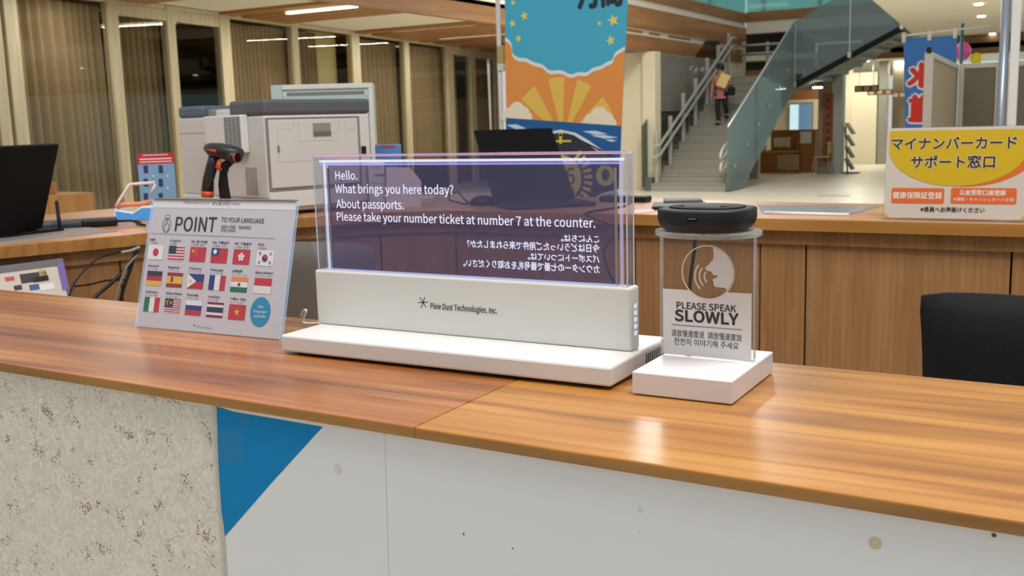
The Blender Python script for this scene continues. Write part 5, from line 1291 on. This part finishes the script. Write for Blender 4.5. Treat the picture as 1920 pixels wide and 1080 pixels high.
m.box((GX1 - .003, UY0 + .005, UZ), (GX1, UY1 - .006, GZ - .0035), lit1); m.box((GX1 - .0008, UY0 + .002, UZ), (GX1 + .0003, UY0 + .0035, GZ), litc); m.box((GX1 - .0008, UY1 - .0045, UZ), (GX1 + .0003, UY1 - .003, GZ), litc); m.box((GX1 - .014, yc - .001, UZ), (GX1 - .010, yc + .001, GZ - .012), GLASS('lit_side2', (.7, .68, .75), 1.5, .1, (190, 180, 215), .35)); m.box((GX1 - .0195, yc - .003, UZ), (GX1 - .018, yc + .001, GZ - .02), M('side_seal')); m.build('side_edge', t)
m = MB(); m.box((GX0 + .019, yc - .001, UZ), (GX1 - .019, yc + .001, GZ - .016), GLASS('screen_glass', (.60, .58, .63), .6, .04, (92, 80, 140), .13)); scr = m.build('screen', t)  # violet emission: panel glow plus haze standing in for reflected light
m = MB(); m.box((GX0 + .014, yc - .0035, UZ), (GX1 - .018, yc - .0025, UZ + .0016), EMIT('screen_foot', (190, 200, 255), .9)); m.build('screen_foot', scr)
FSC = frame((GX0, yc - .0014, ZC), (1, 0, 0), (0, 0, 1)); uvS = lambda x, y: loc2(FSC, x, y)
m = MB(); tx = EMIT('screen_text', (226, 228, 255), 1.15)
def line(txt, x0, y0, x1, y1, cap, mirror=False, bold=.03):
    a, c = uvS(x0, y0), uvS(x1, y1); h = uvS(x0, y0 - cap)[1] - a[1]
    m.text(FSC, txt, a[0], (a[1] + c[1]) / 2, h, tx, c[0], bold=bold, lift=0, mirror=mirror, fat=.00022 if mirror else 0)
line('Hello.', 629, 336, 670, 337, 15); line('What brings you here today?', 629, 362, 850, 364, 15.5); line('About passports.', 631, 390, 757, 392, 15.5); line('Please take your number ticket at number 7 at the counter.', 632, 414, 1116, 426, 15)
m.build('caption', scr)
m = MB()
line('こんにちは。', 1052, 452, 1123, 454, 11, True, 0); line('今日はどういったご用件で来られましたか？', 876, 463, 1124, 472, 11.5, True, 0); line('パスポートについては。', 990, 487, 1124, 491, 11, True, 0); line('カウンターの七番で番号札をお取りください。', 869, 499, 1124, 511, 11.5, True, 0)
m.build('mirrored_caption', scr)
# white cable
t = thing('white_cable', 'white looped cable coming out beside the display base', 'cable', (-.99, 1.25, ZC))
m = MB(); yq = 1.235; q = [ony(x, y, yq) for x, y in ((563, 594), (569, 583), (573, 581), (574, 584), (569, 596), (566, 603), (572, 607), (584, 607), (600, 606))]
sm = [q[0]]
for i in range(len(q) - 1):
    for s_ in range(1, 5): sm.append(q[i].lerp(q[i + 1], s_ / 4))
for _ in range(3): sm = [sm[0]] + [(sm[i - 1] + sm[i] * 2 + sm[i + 1]) / 4 for i in range(1, len(sm) - 1)] + [sm[-1]]
m.tube(sm, .0022, white, 8); m.build('cord', t)

# ================================================================== SPEAK SLOWLY STAND + MICROPHONE
BX0, BX1, BY0, BY1, BH = -.4555, -.3385, 1.063, 1.222, .027
t = thing('acrylic_sign_stand', 'clear upright sign reading PLEASE SPEAK SLOWLY on a white block base', 'sign', ((BX0 + BX1) / 2, 1.14, ZC))
m = MB(); m.box((BX0, BY0, ZC + .001), (BX1, BY1, ZC + BH), M('base_white', (214, 210, 210), .25, var=.02), .0015); m.build('base', t)
AY = 1.163; AX0, AX1, AZ1 = -.4585, -.3435, ZC + .173
edg = GLASS('acrylic_edge_clear', (.80, .82, .82), 2.0, .06, (220, 222, 222), .12)
m = MB(); m.box((AX0 + .0012, AY - .004, ZC + BH), (AX1 - .0012, AY + .004, AZ1), GLASS('acrylic_panel', (.90, .89, .87), .6, .02)); apan = m.build('panel', t)
m = MB(); m.box((AX0, AY - .004, ZC + BH), (AX0 + .0012, AY + .004, AZ1), edg); m.box((AX1 - .0012, AY - .004, ZC + BH), (AX1, AY + .004, AZ1), edg); m.build('panel_edge', apan)
dc = Vector(((AX0 + AX1) / 2, AY + .002, AZ1)); DR = .063
m = MB(); m.lathe([(DR - .001, 0), (DR, .001), (DR, .0055), (DR - .001, .0065)], dc, GLASS('acrylic_disc', (.92, .92, .92), 1.0, .08, film=((232, 232, 232), .18)), 48, 1, .80); m.build('top_disc', t)
# sticker
FK = frame((AX0, AY - .0044, ZC), (1, 0, 0), (0, 0, 1)); uvK = lambda x, y: loc2(FK, x, y)
stk = M('sticker_white', (212, 210, 210), .5, var=.01); dk = M('sticker_ink', (40, 36, 44), .5)
m = MB(); cu, cv = uvK(1327, 511); CRad = uvK(1377.5, 511)[0] - cu
zt0 = uvK(1243, 541)[1]; zb0 = uvK(1243, 662)[1]
Lx, Rx = .0035, AX1 - AX0 - .003
cir = lambda r, a0, a1, n=40: [(cu + r * math.cos(a0 + (a1 - a0) * q / n), cv + r * math.sin(a0 + (a1 - a0) * q / n)) for q in range(n + 1)]
aL = math.asin((zt0 - cv) / CRad)
m.fill(FK, [[(Lx, zb0), (Rx, zb0), (Rx, zt0)] + cir(CRad, aL, -PI - aL)[0:] + [(Lx, zt0)]], stk)
m.fill(FK, [cir(CRad, 0, 2 * PI)[:-1], cir(CRad * .955, 0, 2 * PI)[:-1]], stk)
prof = [uvK(x, y) for x, y in ((1337, 463), (1338, 478), (1337, 486), (1331, 494), (1323, 501), (1322, 504), (1328, 508), (1334, 509), (1336, 514), (1338, 516), (1345, 516), (1346, 518), (1341, 522), (1336, 523), (1338, 530), (1338, 534), (1341, 538), (1350, 539), (1360, 540), (1362, 543), (1360, 549))]
a0 = math.atan2(prof[-1][1] - cv, prof[-1][0] - cu); a1 = math.atan2(prof[0][1] - cv, prof[0][0] - cu)
m.fill(FK, [prof + cir(CRad * .965, a0, a1)], stk)
mu, mv = uvK(1338, 519)
for r in (.0092, .0152, .0208):
    m.stroke(FK, [(mu - .002 + r * math.cos(a), mv + r * math.sin(a)) for a in [2.45 + q * (3.95 - 2.45) / 10 for q in range(11)]], .0017, stk, .0002)
stk_o = m.build('sticker', apan)
m = MB()
def TK_(txt, x0, y0, x1, y1, cap, bold=0):
    a, c = uvK(x0, y0), uvK(x1, y1); h = uvK(x0, y0 - cap)[1] - a[1]; m.text(FK, txt, a[0], (a[1] + c[1]) / 2, h, dk, c[0], bold=bold, lift=.0004)
TK_('PLEASE SPEAK', 1269, 578, 1380, 585, 12, .05); TK_('SLOWLY', 1266, 601, 1384, 609, 20, .09)
a, c = uvK(1259, 608), uvK(1391, 619); vm_ = (a[1] + c[1]) / 2; m.stroke(FK, [(a[0], vm_), (c[0], vm_)], .0007, dk, .0004)
TK_('请放慢速度说  請放慢速度說', 1259, 629, 1391, 639, 10.5, 0); TK_('천천히 이야기해 주세요', 1264, 644, 1385, 655, 10.5, 0)
m.build('lettering', apan)
# microphone puck
mc = Vector((dc.x - .001, dc.y, AZ1 + .0067)); PR = .0548
t = thing('conference_microphone', 'dark round table microphone resting on the clear sign stand', 'microphone', mc)
bm_ = M('puck_blue_black', (20, 23, 29), .5, var=.05, spec=.3)
m = MB(); m.lathe([(PR * .80, 0), (PR * .9, .003), (PR * .965, .008), (PR * 1.0, .014), (PR, .0235), (PR * .985, .0252), (PR * .9, .0259), (PR * .3, .0262)], mc, bm_, 64, 1, .95, .7); mbody = m.build('body', t)
m = MB(); m.lathe([(PR * .80, .0259), (PR * .80, .0274), (PR * .76, .0281), (PR * .1, .0286)], mc, M('puck_top', (26, 27, 31), .55, spec=.3), 48, 1, .8, .4); m.build('top_plate', mbody)
m = MB()
for s_ in (-1, 1):
    m.tube([mc + Vector((s_ * PR * (.40 + .34 * q / 5), -PR * .80 * (.42 - .10 * (q / 5) ** 2), .0284 - .0003 * q)) for q in range(6)], .0009, blackm, 6)
m.build('touch_mark', mbody)
FR_Y = mc.y - PR * .95
m = MB(); m.box((mc.x - .0065, FR_Y - .0006, mc.z + .0135), (mc.x + .0065, FR_Y + .003, mc.z + .0185), blackm, .0012); m.box((mc.x - .0045, FR_Y - .0009, mc.z + .0166), (mc.x + .0045, FR_Y, mc.z + .0173), M('port_metal', (170, 172, 174), .3, .8)); m.build('port', mbody)
# black cable behind the stand
m = MB(); yq = mc.y + .085; q = [Vector((mc.x - .012, mc.y + PR * .9, mc.z + .012)), ony(1304, 432, yq - .01), ony(1302, 470, yq), ony(1296, 510, yq), ony(1292, 552, yq), Vector((ony(1290, 600, yq).x, yq, ZC + .003))]
sm = []
for i in range(len(q) - 1):
    for s_ in range(4): sm.append(q[i].lerp(q[i + 1], s_ / 4))
sm.append(q[-1]); m.tube(sm, .0024, black, 8); m.build('cable', t)

# ================================================================== CEILING LAMPS out of view, placed to light the counter and hall
def lamp(x, y, z, sx, sy, power, label, yaw=0, col=(1, .97, .93)):
    t = thing('ceiling_light', label, 'light', (x, y, z), 'unseen luminaires lighting the counter and hall')
    R = Matrix.Translation((x, y, z)) @ Matrix.Rotation(yaw, 4, 'Z')
    m = MB(); m.box((-sx / 2 - .04, -sy / 2 - .04, .01), (sx / 2 + .04, sy / 2 + .04, .08), white, .01, R); m.build('housing', t)
    ld = bpy.data.lights.new('lamp', 'AREA'); ld.shape = 'RECTANGLE'; ld.size = sx; ld.size_y = sy; ld.energy = power; ld.color = col
    lo = bpy.data.objects.new('lamp', ld); COL.objects.link(lo); lo.parent = t; lo.rotation_euler = (0, 0, yaw)
rp_ = onz(1222, 832, ZC); rv = (rp_ - CAM); rv.z = -rv.z; rl = rp_ + rv * ((4.4 - ZC) / rv.z)
lamp(.4, 1.2, 4.6, 1.2, 1.2, 135, 'unseen square luminaire above the front counter')  # unseen lamp, placed for soft overhead light on the counter
lamp(-1.8, .2, 4.6, 1.2, 1.2, 80, 'unseen square luminaire before the front counter')  # unseen lamp, more light from the near side of the counter
lamp(rl.x, rl.y, 4.4, 1.0, 1.0, 30, 'unseen square luminaire over the hall past the rear counter')  # unseen lamp, set where its reflection makes the countertop glare
lamp(-6, 17, 5.8, 1.6, 1.6, 340, 'unseen square luminaire in the tall hall before the staircase')  # unseen lamp that lights the tall hall
lamp(1.5, 20, 3.3, 1.6, .4, 160, 'unseen long luminaire added under the hall ceiling beyond the partitions')  # added out of view to light the far hall
